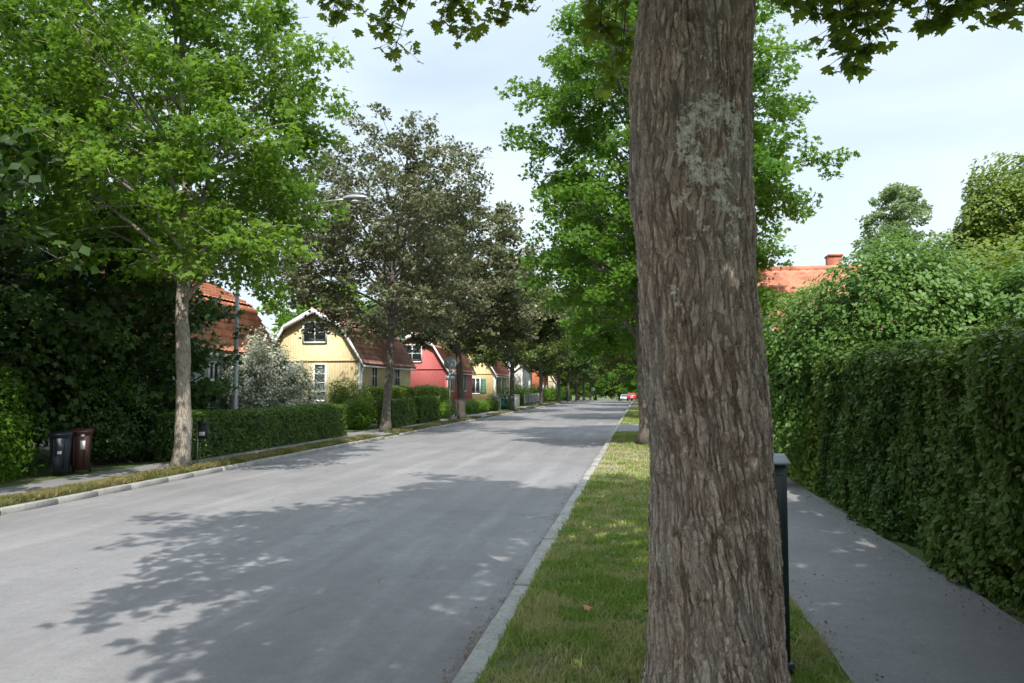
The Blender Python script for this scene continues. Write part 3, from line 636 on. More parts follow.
make_bush('rowan_bush',2.9,19.5,[(0,0,1.7,1.0,1.2,1.6),(.9,.4,1.7,1.0,1.0,1.5),(.2,-.8,1.0,.8,.8,1.0)],'loose mid-green bush below the red roof, beside the big trunk',seed=64,n=13000,size=.11,leaf='leaf_green',rough=.5,stems=7)

# ------------------------------------------------------------------ hedges
def hedge(name,x0,x1,y0,y1,h,label,seed,dens=1500,size=.06,leaf='leaf_box',depth=.12,wav=.09,z=.1,group=None,h1=None,T=T_OVAL,round_=.2,cat='hedge'):
    r=np.random.default_rng(seed); root=empty(name,((x0+x1)/2,(y0+y1)/2,z+float(gz((y0+y1)/2)))); tag(root,label,cat,group)
    hx,hy=(x1-x0)/2,(y1-y0)/2; h1=h if h1 is None else h1
    areas=np.array([2*hy*h,2*hy*h,2*hx*2*hy,2*hx*h,2*hx*h]); n=int(areas.sum()*dens); s=r.choice(5,n,p=areas/areas.sum())
    a=r.uniform(-1,1,n); b=r.random(n); P=np.zeros((n,3)); N=np.zeros((n,3))
    for k,(nx,ny) in enumerate([(-1,0),(1,0)]):
        m=s==k; P[m]=np.column_stack([np.full(m.sum(),nx*hx),a[m]*hy,b[m]*h]); N[m]=(nx,0,0)
    m=s==2; P[m]=np.column_stack([(b[m]*2-1)*hx,a[m]*hy,np.full(m.sum(),h)]); N[m]=(0,0,1)
    for k,ny in ((3,-1),(4,1)):
        m=s==k; P[m]=np.column_stack([a[m]*hx,np.full(m.sum(),ny*hy),b[m]*h]); N[m]=(0,ny,0)
    # round the shoulders
    tz=np.clip((P[:,2]-(h-round_))/round_,0,1); inx=tz*tz*round_*.55; P[:,0]-=np.sign(P[:,0])*inx*(np.abs(P[:,0])>hx-.01)
    ex=np.clip((np.abs(P[:,0])-(hx-round_))/round_,0,1); P[:,2]-=ex*ex*round_*.5*(s==2)
    P[:,2]*=1+(h1/h-1)*(P[:,1]+hy)/(2*hy)
    w=(vnoise(P+[seed,0,0],1.1,seed)-.5)*2*wav+(vnoise(P,4,seed+2)-.5)*2*wav*.7
    P+=N*w[:,None]-N*(r.random(n)**2*depth*1.6)[:,None]+rnd(r,n)*.015
    k=P[:,2]>.03; k&=vnoise(P,7,seed+8)>.16+.18*r.random(n); P=P[k]; N=N[k]; n=len(P)
    D=rnd(r,n)*.7+N*.25; D[:,2]-=.6; NN=N*.8+rnd(r,n)*.8+[0,0,.4]
    V,F=place_leaves(T,P,NN,D,size*(r.uniform(.4,1.0,n)+.55*(r.random(n)>.8))); nmesh('foliage',V,F,M[leaf],root)
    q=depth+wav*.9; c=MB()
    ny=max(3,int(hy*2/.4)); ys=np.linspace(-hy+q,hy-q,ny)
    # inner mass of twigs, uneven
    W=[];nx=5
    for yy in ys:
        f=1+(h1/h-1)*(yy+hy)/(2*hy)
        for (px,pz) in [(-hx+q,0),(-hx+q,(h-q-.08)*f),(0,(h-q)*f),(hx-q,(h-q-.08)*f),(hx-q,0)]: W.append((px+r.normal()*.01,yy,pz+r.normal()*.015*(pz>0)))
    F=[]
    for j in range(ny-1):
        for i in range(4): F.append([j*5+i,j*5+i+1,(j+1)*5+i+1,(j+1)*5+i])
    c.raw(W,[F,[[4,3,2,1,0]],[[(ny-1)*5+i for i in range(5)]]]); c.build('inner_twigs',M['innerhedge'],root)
    print('HEDGE',n); return root
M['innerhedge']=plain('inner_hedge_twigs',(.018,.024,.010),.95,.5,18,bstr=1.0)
hedge('clipped_hedge',2.80,4.2,2.2,13.2,2.04,'tall dense clipped hedge with large leaves right beside the footpath',71,3900,.064,'leaf_hedge',.20,.16,h1=2.26)
hedge('clipped_hedge',2.78,3.9,13.4,30,1.75,'lower sunlit hedge continuing beyond the tall hedge on the right',72,900,.09,'leaf_lime',.14,.1)
hedge('box_hedge',-11.05,-10.28,16.5,26.5,1.14,'long low clipped hedge right of the black mailbox',73,2200,.05,'leaf_box',.08,.05)
hedge('box_hedge',-11.0,-10.3,31.8,35.2,1.2,'short clipped hedge behind the copper maple trunk',74,1500,.06,'leaf_box',.08,.05)
hedge('box_hedge',-11.1,-10.25,35.9,39.6,1.28,'dark clipped hedge block right behind the round sign post',75,1500,.06,'leaf_box',.08,.04)
hedge('loose_hedge',-13.2,-12.2,36,50,1.75,'pale yellow-green hedge behind the dark hedge block, under the red house',76,600,.10,'leaf_lime',.14,.15)
make_bush('garden_shrub',-11.4,31.0,[(0,0,.6,.6,.6,.6),(-.5,.8,.7,.6,.7,.7),(.1,-.3,.4,.5,.5,.4)],'leafy bright green shrub at the yellow house driveway',seed=81,n=6000,size=.09,leaf='leaf_bright',rough=.35)
make_bush('garden_shrub',-13.2,33.5,[(0,0,1.3,.8,.8,.85),(.8,.2,1.0,.5,.6,.7)],'tall pale shrub against the yellow gable wall',seed=82,n=5000,size=.10,leaf='leaf_lime',rough=.5,gap=.6)
make_bush('garden_shrub',-10.6,35.5,[(0,0,.6,.35,.4,.6)],'thin pale shrub in the gap between two clipped hedges',seed=83,n=1500,size=.08,leaf='leaf_lime',rough=.4,stems=4)
make_bush('flowering_bush',-12.7,25.0,[(0,0,1.8,1.5,1.2,1.6),(1.0,.1,1.4,1.0,1.0,1.3),(-1.1,.2,1.5,.8,.9,1.4),(.1,0,2.6,.9,.8,.7)],'silvery white-flecked bush behind the long low hedge',seed=84,n=34000,size=.085,leaf='leaf_silver',rough=.55,stems=14,gap=.55)
for k,(x,y,s) in enumerate([(-10.9,43.2,.55),(-10.9,50.2,.6),(-10.8,53.5,.55),(-10.8,57,.6)]):
    make_bush('low_shrub',x,y,[(0,0,.35*s/.5,s*.8,s*2.2,s*.95),(0,s,.4,s*.7,s,s*.8)],['low green shrub just past the round sign post','low green shrub nearest the copper maple before the white garden wall','low green shrub between two others before the white garden wall','low green shrub touching the white garden wall'][k],seed=85+k,n=2600,size=.09,leaf=['leaf_bright','leaf_green'][k%2],stems=5,rough=.3)
make_bush('spirea_bush',-11.5,11.9,[(0,0,.65,.65,1.2,.8),(-.6,.9,1.0,.9,.9,1.1),(-.2,-1.4,.7,.8,1.0,.9)],'leafy bush left of the black bin at the left edge',seed=91,n=15000,size=.085,leaf='leaf_green',rough=.4,stems=9)
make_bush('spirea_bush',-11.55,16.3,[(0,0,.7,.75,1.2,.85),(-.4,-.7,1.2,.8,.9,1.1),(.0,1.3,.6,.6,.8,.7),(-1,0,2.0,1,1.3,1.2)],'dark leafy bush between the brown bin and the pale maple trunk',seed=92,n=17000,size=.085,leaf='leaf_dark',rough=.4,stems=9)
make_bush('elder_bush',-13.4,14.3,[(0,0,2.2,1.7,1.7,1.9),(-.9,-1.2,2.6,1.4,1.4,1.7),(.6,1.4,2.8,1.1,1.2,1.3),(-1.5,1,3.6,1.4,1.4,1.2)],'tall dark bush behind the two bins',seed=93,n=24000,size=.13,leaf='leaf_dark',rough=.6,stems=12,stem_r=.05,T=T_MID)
for k,(x,y) in enumerate([(-12,76),(-12,90),(-11.8,101),(-12,112),(-11.9,124)]):
    make_bush('garden_shrub',x,y,[(0,0,1.0,1.2,2.2,1.1),(0,2.5,.8,1,1.6,.9)],'green garden shrub between the far houses on the left',group='shrubs by the far left houses',seed=101+k,n=1800,size=.22,leaf=['leaf_bright','leaf_green'][k%2],rough=.5,stems=4)

# ------------------------------------------------------------------ houses
def roof_panel(m,p,q,rw,up,thick=.05,tile=.25,row=.34):
    """tiled slope: p,q ends of the eave line, up = vector from eave to upper edge"""
    p=np.array(p,float);q=np.array(q,float);up=np.array(up,float); L=np.linalg.norm(q-p); S=np.linalg.norm(up)
    nrm=np.cross(q-p,up); nrm/=np.linalg.norm(nrm)
    if nrm[2]<0: nrm=-nrm
    nu=max(2,int(L/tile*4)+1); rows=max(1,int(round(S/row))); vs=[];hs=[]
    for i in range(rows): vs+=[i/rows,(i+.999)/rows]; hs+=[.065,.0]
    U=np.linspace(0,1,nu); V=np.array(vs); hh=np.array(hs)
    UU,VV=np.meshgrid(U,V); ridge=.034*np.abs(np.sin(UU*L/tile*PI))
    P=p+(q-p)*UU[...,None]+up*VV[...,None]+nrm*(thick+hh[:,None]+ridge)[...,None]
    i,j=np.meshgrid(np.arange(nu-1),np.arange(len(V)-1)); a=(j*nu+i).ravel()
    m.raw(P.reshape(-1,3),[np.stack([a,a+1,a+1+nu,a+nu],1)])
    c=[p,q,q+up,p+up]; b=[x-nrm*.0 for x in c]; tp=[x+nrm*thick for x in c]
    m.raw(b+tp,[[[0,1,2,3],[0,1,5,4],[1,2,6,5],[2,3,7,6],[3,0,4,7]]])
def window(root,face,u,z,w,h,hw,yend=0,bars=2,cross=0,sh=None,curt=False):
    """face 'f' front (y=0,-y), 's' side (+x), 'l' (-x)"""
    def B(m,u0,u1,z0,z1,d0,d1):
        if face=='f': m.box(u0,u1,-d1,-d0,z0,z1)
        elif face=='s': m.box(hw+d0,hw+d1,u0,u1,z0,z1)
        else: m.box(-hw-d1,-hw-d0,u0,u1,z0,z1)
    t=.09; c=MB(); 
    B(c,u-w/2-t,u-w/2,z-t,z+h+t,.002,.055); B(c,u+w/2,u+w/2+t,z-t,z+h+t,.002,.055); B(c,u-w/2,u+w/2,z+h,z+h+t,.002,.055); B(c,u-w/2,u+w/2,z-t,z,.002,.07)
    for k in range(1,bars): 
        x=u-w/2+w*k/bars; B(c,x-.035,x+.035,z,z+h,.002,.045)
    for k in range(1,cross+1):
        zz=z+h*k/(cross+1); B(c,u-w/2,u+w/2,zz-.02,zz+.02,.004,.034)
    f=c.build('window',M['white'],root); g=MB(); B(g,u-w/2,u+w/2,z,z+h,.003,.014); g.build('pane',M['glass'],f)
    if sh:
        for sgn in (-1,1):
            s=MB(); x=u+sgn*(w/2+t+.27); B(s,x-.26,x+.26,z-.03,z+h+.03,.004,.04)
            for q in range(9): B(s,x-.20,x+.20,z+.05+q*h/9.5,z+.05+q*h/9.5+h/14,.041,.052)
            s.build('shutter',M[sh],root)
def house(x,y,label,wall,roof,rz=0,w=5.0,L=8.7,eave=3.2,brk=4.9,ridge=5.75,ins=.95,z=0,front=(),side=(),sides='s',chim=None,group=None,name='wooden_house',mould=True):
    root=empty(name,(x,y,float(gz(y))+z),rz); tag(root,label,'house',group); hw=w/2
    prof=[(-hw,.35),(hw,.35),(hw,eave),(hw-ins,brk),(0,ridge),(-hw+ins,brk),(-hw,eave)]
    MB().prism(prof,'y',0,L).build('wall',M[wall],root)
    MB().box(-hw+.02,hw-.02,.02,L-.02,-.4,.349).build('plinth',M['stone'],root)
    r=MB(); o=.28; e=.22
    for s in (-1,1):
        sl=(brk-eave)/ins
        roof_panel(r,(s*(hw+e),-o,eave-e*sl*.55),(s*(hw+e),L+o,eave-e*sl*.55),0,(-s*(ins+e),0,brk-eave+e*sl*.55))
        roof_panel(r,(s*(hw-ins),-o,brk),(s*(hw-ins),L+o,brk),0,(-s*(hw-ins),0,ridge-brk))
    r.tube([(0,-o,ridge+.07),(0,L+o,ridge+.07)],.10,8)
    rf=r.build('roof',M[roof],root)
    if chim:
        c=MB(); c.box(chim[0]-.3,chim[0]+.3,chim[1]-.35,chim[1]+.35,brk,ridge+chim[2]); c.box(chim[0]-.36,chim[0]+.36,chim[1]-.41,chim[1]+.41,ridge+chim[2]+.001,ridge+chim[2]+.1); c.build('chimney',M['brick'],rf)
    for yy in ((-o-.03,-o-.002),(L+o+.002,L+o+.03)):   # white barge boards following each gable
        b=MB()
        pts=[(hw+e,eave-e*(brk-eave)/ins*.55),(hw-ins,brk),(0,ridge),(-hw+ins,brk),(-hw-e,eave-e*(brk-eave)/ins*.55)]
        for (a,c2) in zip(pts[:-1],pts[1:]):
            a=np.array(a);c2=np.array(c2); b.prism([(a[0],a[1]-.17),(a[0],a[1]+.09),(c2[0],c2[1]+.09),(c2[0],c2[1]-.17)],'y',*yy)
        b.build('bargeboard',M['white'],root)
    for sx in (-1,1): MB().tube([(sx*(hw+.25),-.25,eave-.3),(sx*(hw+.25),L+.25,eave-.3)],.055,8).build('gutter',M['white'],root)
    d=MB(); d.tube([(hw+.24,-.1,eave-.3),(hw+.09,-.06,eave-.6),(hw+.09,-.06,.1)],.04,8); d.build('downpipe',M['white'],root)
    if mould:
        q=MB(); q.box(-hw-.01,hw+.01,-.05,-.002,eave-.06,eave+.04); q.build('moulding',M[wall],root)
    for sx in (-1,1):
        cb=MB(); x0,x1=sorted((sx*(hw-.11),sx*(hw+.025))); cb.box(x0,x1,-.024,-.002,.36,eave-.07)
        x0,x1=sorted((sx*(hw+.002),sx*(hw+.024))); cb.box(x0,x1,-.001,.11,.36,eave-.07)
        cb.build('corner_board',M['white'] if wall!='w_red' else M['w_red'],root)
    for a in front: window(root,'f',*a[:4],hw,**(a[4] if len(a)>4 else {}))
    for a in side:
        for f in sides: window(root,f,*a[:4],hw,**(a[4] if len(a)>4 else {}))
    return root
house(-16.5,19.4,'sage green wooden house with bright orange tiled roof behind the pale maple','w_green','t_orange',L=8.7,front=[(-.9,1.2,.9,1.2),(.9,1.2,.9,1.2),(0,3.9,1.0,1.0)],side=[(1.8,1.3,.9,1.2),(4.6,2.1,.5,.5)],chim=(.4,5,.6))
house(-16.35,37.5,'pale yellow house with white gable window and brown tiled roof','w_yellow','t_brown',front=[(.05,4.15,1.15,.95,dict(bars=2,cross=1)),(.35,1.2,.55,1.75,dict(bars=1,cross=3)),(-1.4,1.4,.9,1.2)],side=[(2.0,1.85,.8,1.15,dict(bars=2,cross=1)),(5.9,1.85,.8,1.15,dict(bars=2,cross=1))],chim=(-.3,5.2,.55))
house(-16.35,55.2,'red wooden house with large white attic window','w_red','t_red',front=[(-.1,3.75,1.35,1.15,dict(bars=2,cross=1)),(-1.4,1.4,.9,1.2)],side=[(1.6,1.6,.95,1.25),(5.9,1.6,.95,1.25)],chim=(.2,4.6,.6))
house(-16.35,74.3,'yellow house with green window shutters','w_yellow2','t_red',front=[(.6,1.3,.8,1.4,dict(sh='shutter')),(-1.3,1.3,.8,1.4,dict(sh='shutter'))],side=[(2.0,1.3,.8,1.5,dict(sh='shutter')),(5.2,1.3,.8,1.5,dict(sh='shutter'))],chim=(0,4.6,.6))
house(-16.35,92,'white rendered house with red roof, past the green-shuttered one','w_white','t_red',eave=4.6,brk=6.1,ridge=7.0,front=[(-1.0,2.0,.9,1.3),(-.6,4.8,.8,.9)],side=[(2.2,1.4,.9,1.6),(6,1.4,.9,1.6)],chim=(0,4.6,.6),mould=False)
house(-16.35,110,'orange-red rendered house beyond the white one','w_brick','t_red',eave=4.2,brk=5.6,ridge=6.5,front=[(0,1.6,.9,1.3)],side=[(2.2,1.4,.9,1.3),(6,1.4,.9,1.3)],chim=(0,4.6,.6))
house(-16.35,128,'cream house with red roof, farthest of the left row','w_cream','t_orange',front=[(0,1.6,.9,1.3)],side=[(2.2,1.4,.9,1.3),(6,1.4,.9,1.3)],chim=(0,4.6,.6))
# red roofed house on the right, its tiled slope towards us (gambrel turned a quarter)
def right_house():
    root=empty('rendered_house',(8.5,26.5,-.16)); tag(root,'cream house with red tiled roof and brick chimney on the right','house')
    x0,x1=-4.5,-1.0; y0,y1=-3.6,3.6; e=3.6; rz_=5.75
    MB().prism([(y0,.0),(y1,.0),(y1,e),(0,rz_-.1),(y0,e)],'x',x0,x1).build('wall',M['w_cream'],root)
    r=MB(); roof_panel(r,(x0-.3,y0-.35,e-.22),(x1+.3,y0-.35,e-.22),0,(0,-y0+.35,rz_-e+.22),tile=.28,row=.38); roof_panel(r,(x0-.3,y1+.35,e-.22),(x1+.3,y1+.35,e-.22),0,(0,-y1-.35,rz_-e+.22),tile=.28,row=.38)
    r.tube([(x0-.3,0,rz_+.08),(x1+.3,0,rz_+.08)],.11,8); rf=r.build('roof',M['t_orange'],root)
    c=MB(); c.box(-2.38,-1.98,.1,.6,rz_-.5,rz_+.50); c.box(-2.41,-1.95,.06,.64,rz_+.501,rz_+.56); c.build('chimney',M['brick'],rf)
    for xx in ((x0-.335,x0-.302),(x1+.302,x1+.335)):
        b=MB()
        for s in (-1,1): b.prism([(s*3.95,e-.38),(s*3.95,e-.12),(0,rz_+.09),(0,rz_-.17)],'x',*xx)
        b.build('bargeboard',M['white'],root)
    g=MB(); g.tube([(x0-.3,y0-.42,e-.24),(x1+.3,y0-.42,e-.24)],.06,8); g.build('gutter',M['white'],root)
    for u in (-3.2,):
        w=MB(); 
        for a in ((u-.6,u-.5,1,2.3),(u+.5,u+.6,1,2.3),(u-.5,u+.5,2.2,2.3),(u-.5,u+.5,1,1.1),(u-.03,u+.03,1.1,2.2)): w.box(a[0],a[1],y0-.05,y0-.002,a[2],a[3])
        f=w.build('window',M['white'],root); p=MB(); p.box(u-.5,u+.5,y0-.014,y0-.003,1.1,2.2); p.build('pane',M['glass'],f)
right_house()

# ------------------------------------------------------------------ street furniture
def wheelie_bin(x,y,m,label,rz,lm=None,s=1.0):
    root=empty('wheelie_bin',(x,y,.112),rz); root.scale=(s*.76,s*.76,s); tag(root,label,'bin','wheelie bins before the dark bush')
    b=MB(); w0,w1,d0,d1=.21,.27,.22,.29; z0,z1=.07,.93
    V=[(-w0,-d0,z0),(w0,-d0,z0),(w0,d0,z0),(-w0,d0,z0),(-w1,-d1,z1),(w1,-d1,z1),(w1,d1,z1),(-w1,d1,z1)]
    b.raw(V,[[[0,3,2,1],[4,5,6,7],[0,1,5,4],[1,2,6,5],[2,3,7,6],[3,0,4,7]]]); b.box(-w1-.025,w1+.025,-d1-.03,d1+.02,.90,.935,.008)
    for sx in (-1,1): b.box(sx*.15-.012,sx*.15+.012,-.285,-.22,.15,.86)
    b.build('body',m,root)
    l=MB(); l.prism([(-.35,.938),(-.35,.965),(-.1,1.01),(.22,1.02),(.31,.99),(.31,.938)],'x',-.30,.30); l.build('lid',m,root)
    h=MB(); h.tube([(-.22,.27,.93),(-.22,.36,.95),(.22,.36,.95),(.22,.27,.93)],.016,8); h.build('handle',m,root)
    for sx in (-1,1):
        w=MB(); w.tube([(sx*.20,.25,.10),(sx*.25,.25,.10)],.10,18); w.build('wheel',M['rubber'],root)
    k=MB(); 
    if lm=='big': k.box(.02,.16,-.2925,-.288,.55,.75); k.box(.03,.13,-.309,-.305,.84,.90)
    else: k.box(-.05,.07,-.285,-.28,.50,.57)
    o=k.build('sticker',M['label'],root); 
wheelie_bin(-11.12,13.66,M['bluebin'],'dark blue-black wheelie bin with small white sticker',.5,None,.83)
wheelie_bin(-11.05,14.12,M['brownbin'],'brown wheelie bin with white label beside the black one',.5,'big',.86)
def mailbox():
    root=empty('mailbox',(-10.02,16.6,.112),.15); tag(root,'small black mailbox on a thin post with white name plate','mailbox')
    root.scale=(.68,.68,.86)
    p=MB(); p.tube([(0,0,0),(0,0,1.02)],.022,10); p.build('post',M['galv'],root)
    b=MB(); b.box(.03,.33,-.10,.10,.62,1.0,.015); b.prism([(.02,1.0),(.34,1.0),(.30,1.07),(.06,1.07)],'y',-.11,.11); b.build('box',M['black'],root)
    l=MB(); l.box(.08,.28,-.106,-.101,.70,.80); l.build('name_plate',M['label'],root)
mailbox()
def lamp(x,y,label,arm=(3.6,-.9),h=6.65,g='street lamps'):
    root=empty('street_lamp',(x,y,.1+float(gz(y)))); tag(root,label,'street lamp',g)
    p=MB(); p.tube([(0,0,0),(0,0,1.2),(0,0,1.21),(0,0,h-.25)],[.085,.085,.065,.045],14); p.build('pole',M['greypaint'],root,True)
    t=np.linspace(0,1,9); ax,ay=arm; P=np.column_stack([ax*t,ay*t,h-.25+.33*np.sin(t*PI/2)]); P[0]=(0,0,h-.4)
    a=MB(); a.tube(P,.030,10); a.build('arm',M['galv'],root,True)
    # flattened tear-drop head
    L=.72; n=14; s=np.linspace(0,1,12); R=.5*np.sin(np.clip(s*.93+.07,0,1)**.7*PI)**.6
    d=np.array([ax,ay,0])/math.hypot(ax,ay); sd=np.array([-d[1],d[0],0]); V=[]
    for i,si in enumerate(s):
        for k in range(n):
            an=k*2*PI/n; rz=.11 if math.sin(an)>0 else .05
            V.append(np.array([ax,ay,h+.08])+d*(si*L-.1)+sd*math.cos(an)*R[i]*.3+np.array([0,0,math.sin(an)*R[i]*2*rz]))
    F=[[i*n+k,i*n+(k+1)%n,(i+1)*n+(k+1)%n,(i+1)*n+k] for i in range(11) for k in range(n)]
    hd=MB(); hd.raw(V,[F,[list(range(n))],[list(range(11*n,12*n))]]); ho=hd.build('lamp_head',M['galv'],root,True)
    q=np.array([ax,ay,h+.03])+d*.25; gl=MB(); gl.prism([(q[0]+a_,q[1]+b_) for a_,b_ in [(.15*math.cos(k*PI/6),.10*math.sin(k*PI/6)) for k in range(12)]],'z',q[2]-.045,q[2]-.012); gl.build('lens',M['label'],ho)
lamp(-11.15,20.3,'grey street lamp whose long arm reaches past the bright maple',arm=(3.5,-.7))
lamp(-11.0,66,'grey street lamp farther down, among the dark maples',arm=(3.2,0))
lamp(-10.9,104,'slim lamp post near the far end of the left row',arm=(3.2,0))
def sign_back():
    root=empty('road_sign',(-9.62,39.0,.1)); tag(root,'round road sign seen from behind on a grey post','road sign')
    p=MB(); p.tube([(0,0,0),(0,0,3.35)],.032,12); p.build('post',M['galv'],root,True)
    d=MB(); d.tube([(0,.04,2.98),(0,.052,2.98)],.33,32); d.box(-.3,.3,.02,.04,2.93,2.96); d.box(-.3,.3,.02,.04,3.02,3.05); d.build('sign_disc',M['signback'],root)
    for z0,z1 in ((2.36,2.60),(2.10,2.32)):
        q=MB(); q.box(-.06,.30,.04,.052,z0,z1) if z0>2.2 else q.box(-.22,.27,.04,.052,z0,z1); q.build('lower_plate',M['signback'],root)
sign_back()
def small_sign(x,y,h,r,label,m,sq=False,nm='road_sign'):
    root=empty(nm,(x,y,.1+float(gz(y)))); tag(root,label,'road sign')
    p=MB(); p.tube([(0,0,0),(0,0,h)],.035,10); p.build('post',M['galv'],root,True); d=MB()
    if sq: d.box(-r,r,-.05,-.036,h-2.2*r,h)
    else: d.tube([(0,-.05,h-r),(0,-.038,h-r)],r,28)
    o=d.build('sign_plate',M[m],root)
    if sq:
        w=MB(); w.box(-r*.75,r*.75,-.056,-.051,h-r*2.05,h-r*1.25); w.build('white_panel',M['label'],root)
    return root
small_sign(-8.9,150,2.5,.42,'small pale round sign at the far end of the left verge','white')
small_sign(-.05,62,2.2,.22,'small blue and white sign on the right verge before the red car','signblue',True)
def cabinet():
    root=empty('cable_cabinet',(.645,5.02,.1),.06); tag(root,'narrow dark green cable cabinet with light cap behind the big trunk','cable cabinet')
    b=MB(); b.box(-.22,.205,-.14,.14,0,1.24,.008); b.box(-.24,.225,-.16,.16,0,.09,.006); b.build('body',M['cabinet'],root)
    d=MB(); d.box(-.19,.175,-.152,-.142,.14,1.18,.004); do=d.build('door',M['cabinet'],root); h=MB(); h.tube([(-.1,-.153,.7),(-.1,-.17,.7)],.014,12); h.build('lock',M['captop'],do)
    c=MB(); c.prism([(-.17,1.243),(-.17,1.255),(0,1.30),(.17,1.255),(.17,1.243)],'x',-.24,.222); c.build('cap',M['captop'],root)
cabinet()
def white_wall():
    root=empty('garden_wall',(-11.2,66,0)); tag(root,'low white painted garden wall below the green-shuttered house','wall')
    b=MB(); b.box(-.12,.12,-7,6,-.1,1.15); b.build('wall',M['w_white'],root); c=MB(); c.box(-.16,.16,-7.05,6.05,1.152,1.2,.01); c.build('coping',M['stone'],root)
white_wall()
def slat_fence(x,y0,y1,h,label,m='fence',name='slatted_fence'):
    root=empty(name,(x,(y0+y1)/2,.1)); tag(root,label,'fence'); L=(y1-y0)/2
    f=MB()
    for y in np.arange(-L,L,.13): f.box(-.012,.012,y,y+.085,.06,h+.03*math.sin(y*9))
    f.build('slats',M[m],root)
    for y in np.linspace(-L,L,5): p=MB(); p.box(.014,.1,y-.045,y+.045,-.1,h-.05); p.build('post',M[m],root)
    r=MB(); r.box(.0135,.05,-L,L,h*.25,h*.25+.07); r.box(.0135,.05,-L,L,h*.78,h*.78+.07); r.build('rail',M[m],root)
slat_fence(-10.9,73.5,84,1.15,'grey slatted fence in front of the parked dark blue car')
slat_fence(-10.9,45.5,47.8,1.0,'short grey picket fence by the red house')
def small_bin(x,y,m,label,w=.6,h=.85):
    root=empty('utility_box',(x,y,.1+float(gz(y)))); tag(root,label,'box')
    b=MB(); b.box(-w/2,w/2,-w/2,w/2,0,h,.03); b.build('body',M[m],root); l=MB(); l.box(-w/2-.03,w/2+.03,-w/2-.03,w/2+.03,h+.001,h+.08,.03); l.build('lid',M[m],root)
small_bin(-10.8,58.8,'greypaint','pale grey utility box at the near end of the white wall',.55,.95)
small_bin(-10.7,61.6,'greenbin','dark green box in front of the white garden wall',.8,1.05)
small_bin(-11.2,118,'greenbin','dark green bin far down the left pavement',1.0,1.2)

# ------------------------------------------------------------------ cars
def car(x,y,rz,paint,label,kind='hatch',group=None):
    root=empty('parked_car',(x,y,float(gz(y))+.004),rz); tag(root,label,'car',group)
    # side profile (length along y, front at +y), widths vary with height
    W=.88; prof=[(-2.0,.35),(-2.03,.62),(-1.98,.92),(-1.72,1.38),(-1.45,1.46),(-.2,1.50),(.35,1.42),(1.05,.98),(1.75,.86),(2.02,.68),(2.05,.35)]
    b=MB(); n=len(prof); V=[]
    def wd(z): return W*(1 if z<.95 else 1-.28*(z-.95)/.55)
    for s,k in ((-1,1),(-1,.0),(1,.0),(1,1)): pass
    for s in (-1,1):
        for (yy,z) in prof: V.append((s*(wd(z)-.05),yy,z+.0))
        for (yy,z) in prof: V.append((s*wd(z),yy*.975,z*.985+.008))
    F=[]
    L0,L1,R0,R1=0,n,2*n,3*n
    for i in range(n-1):
        F.append([L0+i,L0+i+1,R0+i+1,R0+i]); F.append([L0+i,L1+i,L1+i+1,L0+i+1]); F.append([R0+i,R0+i+1,R1+i+1,R1+i])
    b.raw(V,[F,[[L1+i for i in range(n)]],[[R1+i for i in range(n-1,-1,-1)]],[[L0,R0,R0+n-1,L0+n-1]]])
    b.build('body',M[paint],root)
    g=MB(); g.raw([(-.62,-1.955,1.0),(.62,-1.955,1.0),(.54,-1.76,1.36),(-.54,-1.76,1.36)],[[[0,1,2,3]]]); g.build('rear_window',M['glass'],root); g=MB(); g.raw([(-.66,1.06,1.01),(.66,1.06,1.01),(.56,.44,1.40),(-.56,.44,1.40)],[[[3,2,1,0]]]); g.build('windscreen',M['glass'],root)
    for s in (-1,1): g=MB(); g.raw([(s*(wd(1.0)+.012),-1.5,1.0),(s*(wd(1.0)+.012),.85,1.0),(s*(wd(1.38)+.012),.30,1.38),(s*(wd(1.38)+.012),-1.35,1.38)],[[[0,1,2,3] if s>0 else [3,2,1,0]]]); g.build('side_window',M['glass'],root)
    for sx in (-1,1):
        for yy in (-1.28,1.3):
            w=MB(); w.tube([(sx*.70,yy,.31),(sx*.885,yy,.31)],.31,20); wo=w.build('wheel',M['rubber'],root); h=MB(); h.tube([(sx*.886,yy,.31),(sx*.895,yy,.31)],.19,16); h.build('rim',M['galv'],wo)
        t=MB(); t.box(sx*.72-.1,sx*.72+.1,-2.04,-1.99,.78,.98); t.build('tail_light',M['lampred'],root)
        t=MB(); t.box(sx*.66-.13,sx*.66+.13,1.9,2.045,.62,.76); t.build('headlight',M['label'],root)
    p=MB(); p.box(-.26,.26,-2.065,-2.035,.58,.70); p.build('number_plate',M['label'],root)
    MB().box(-.8,.8,-2.07,-2.0,.30,.48,.02).build('bumper',M['black'],root); MB().box(-.8,.8,2.0,2.09,.30,.48,.02).build('bumper',M['black'],root)
    return root
car(-1.62,150,0,'redcar','bright red car seen from behind at the end of the street')
car(-3.4,172,PI,'whitecar','pale car just beyond the red one at the end of the street')
car(-13.0,82,.3,'bluecar','dark blue car parked behind the slatted fence by the white house')

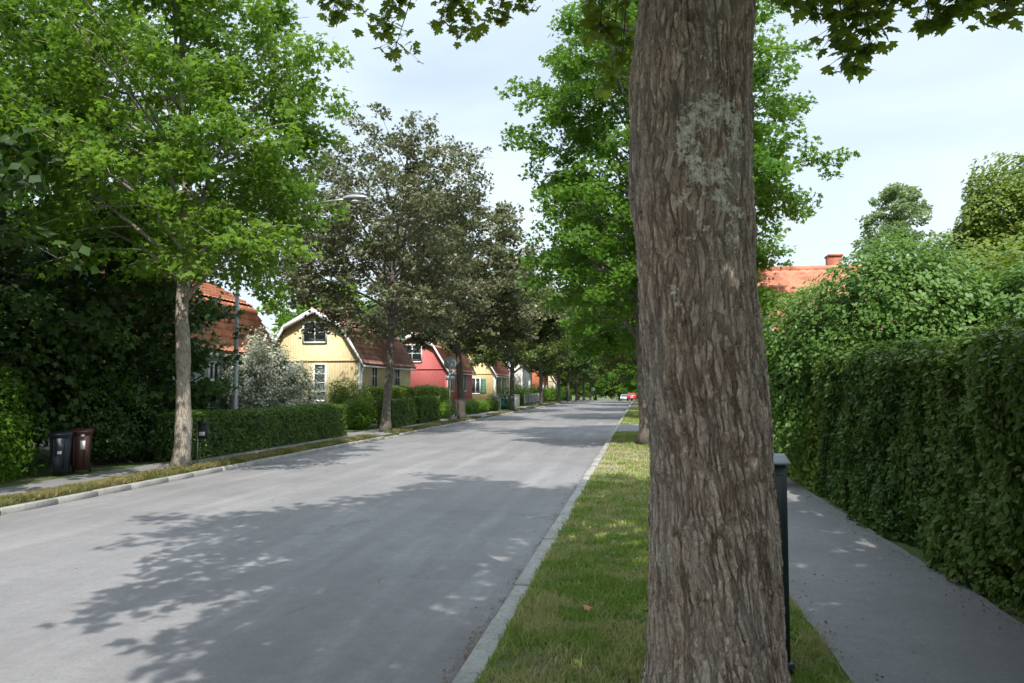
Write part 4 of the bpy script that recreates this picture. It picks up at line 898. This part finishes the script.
# ------------------------------------------------------------------ sky, sun, camera
SUN_EL=52; sd=np.array([-.22,.9755])   # direction shadows fall
w=bpy.data.worlds.new('World'); scn.world=w; w.use_nodes=True; nt=w.node_tree; nt.nodes.clear()
out=nt.nodes.new('ShaderNodeOutputWorld'); bgn=nt.nodes.new('ShaderNodeBackground'); sky=nt.nodes.new('ShaderNodeTexSky')
sky.sky_type='NISHITA'; sky.sun_disc=False; sky.sun_elevation=math.radians(SUN_EL)
sunv=Vector((-sd[0],-sd[1],0)); sky.sun_rotation=math.atan2(sunv.x,sunv.y); sky.air_density=1.0; sky.dust_density=2.2; sky.ozone_density=1.0
tc=nt.nodes.new('ShaderNodeTexCoord'); mp=nt.nodes.new('ShaderNodeMapping'); mp.inputs['Scale'].default_value=(1,1,3.2); nt.links.new(tc.outputs['Generated'],mp.inputs[0])
nz=nt.nodes.new('ShaderNodeTexNoise'); nz.inputs['Scale'].default_value=1.7; nz.inputs['Detail'].default_value=6; nz.inputs['Roughness'].default_value=.5; nz.inputs['Distortion'].default_value=.4; nt.links.new(mp.outputs[0],nz.inputs['Vector'])
cr=nt.nodes.new('ShaderNodeValToRGB'); cr.color_ramp.elements[0].position=.36; cr.color_ramp.elements[0].color=(.60,)*3+(1,); cr.color_ramp.elements[1].position=.66; cr.color_ramp.elements[1].color=(.97,)*3+(1,); nt.links.new(nz.outputs['Fac'],cr.inputs[0])
mx=nt.nodes.new('ShaderNodeMix'); mx.data_type='RGBA'; nt.links.new(cr.outputs[0],mx.inputs[0]); nt.links.new(sky.outputs[0],mx.inputs[6]); mx.inputs[7].default_value=(4.65,5.35,5.85,1)
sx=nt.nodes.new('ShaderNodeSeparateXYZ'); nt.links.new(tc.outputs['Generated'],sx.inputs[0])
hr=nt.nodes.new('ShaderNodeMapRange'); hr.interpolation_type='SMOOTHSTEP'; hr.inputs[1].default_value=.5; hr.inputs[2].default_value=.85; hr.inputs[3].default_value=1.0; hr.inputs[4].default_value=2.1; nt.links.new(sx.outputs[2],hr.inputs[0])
vm=nt.nodes.new('ShaderNodeVectorMath'); vm.operation='SCALE'; nt.links.new(mx.outputs[2],vm.inputs[0]); nt.links.new(hr.outputs[0],vm.inputs[3])   # added fill: unseen sky above the view boosted to lift the shade
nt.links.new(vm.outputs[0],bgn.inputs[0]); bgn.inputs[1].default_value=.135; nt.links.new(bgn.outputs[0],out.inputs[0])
sl=bpy.data.lights.new('sun','SUN'); sl.energy=3.85; sl.angle=math.radians(.53); sl.color=(1,.955,.89)
so=bpy.data.objects.new('sun',sl); COL.objects.link(so)
el=math.radians(SUN_EL); dirv=Vector((sd[0]*math.cos(el),sd[1]*math.cos(el),-math.sin(el))); so.rotation_euler=dirv.to_track_quat('-Z','Y').to_euler()
cd=bpy.data.cameras.new('camera'); co=bpy.data.objects.new('camera',cd); COL.objects.link(co); cd.lens=781/1024*36; cd.sensor_width=36; cd.clip_end=3000; cd.clip_start=.05
yaw=math.atan(128/781); pit=math.atan(46.5/781); co.location=(0,0,1.8)
f=Vector((-math.sin(yaw)*math.cos(pit),math.cos(yaw)*math.cos(pit),math.sin(pit))); co.rotation_euler=f.to_track_quat('-Z','Y').to_euler()
scn.camera=co
vs=scn.view_settings; vs.view_transform='Standard'; vs.look='None'; vs.gamma=1; vs.use_curve_mapping=False; vs.exposure=.6
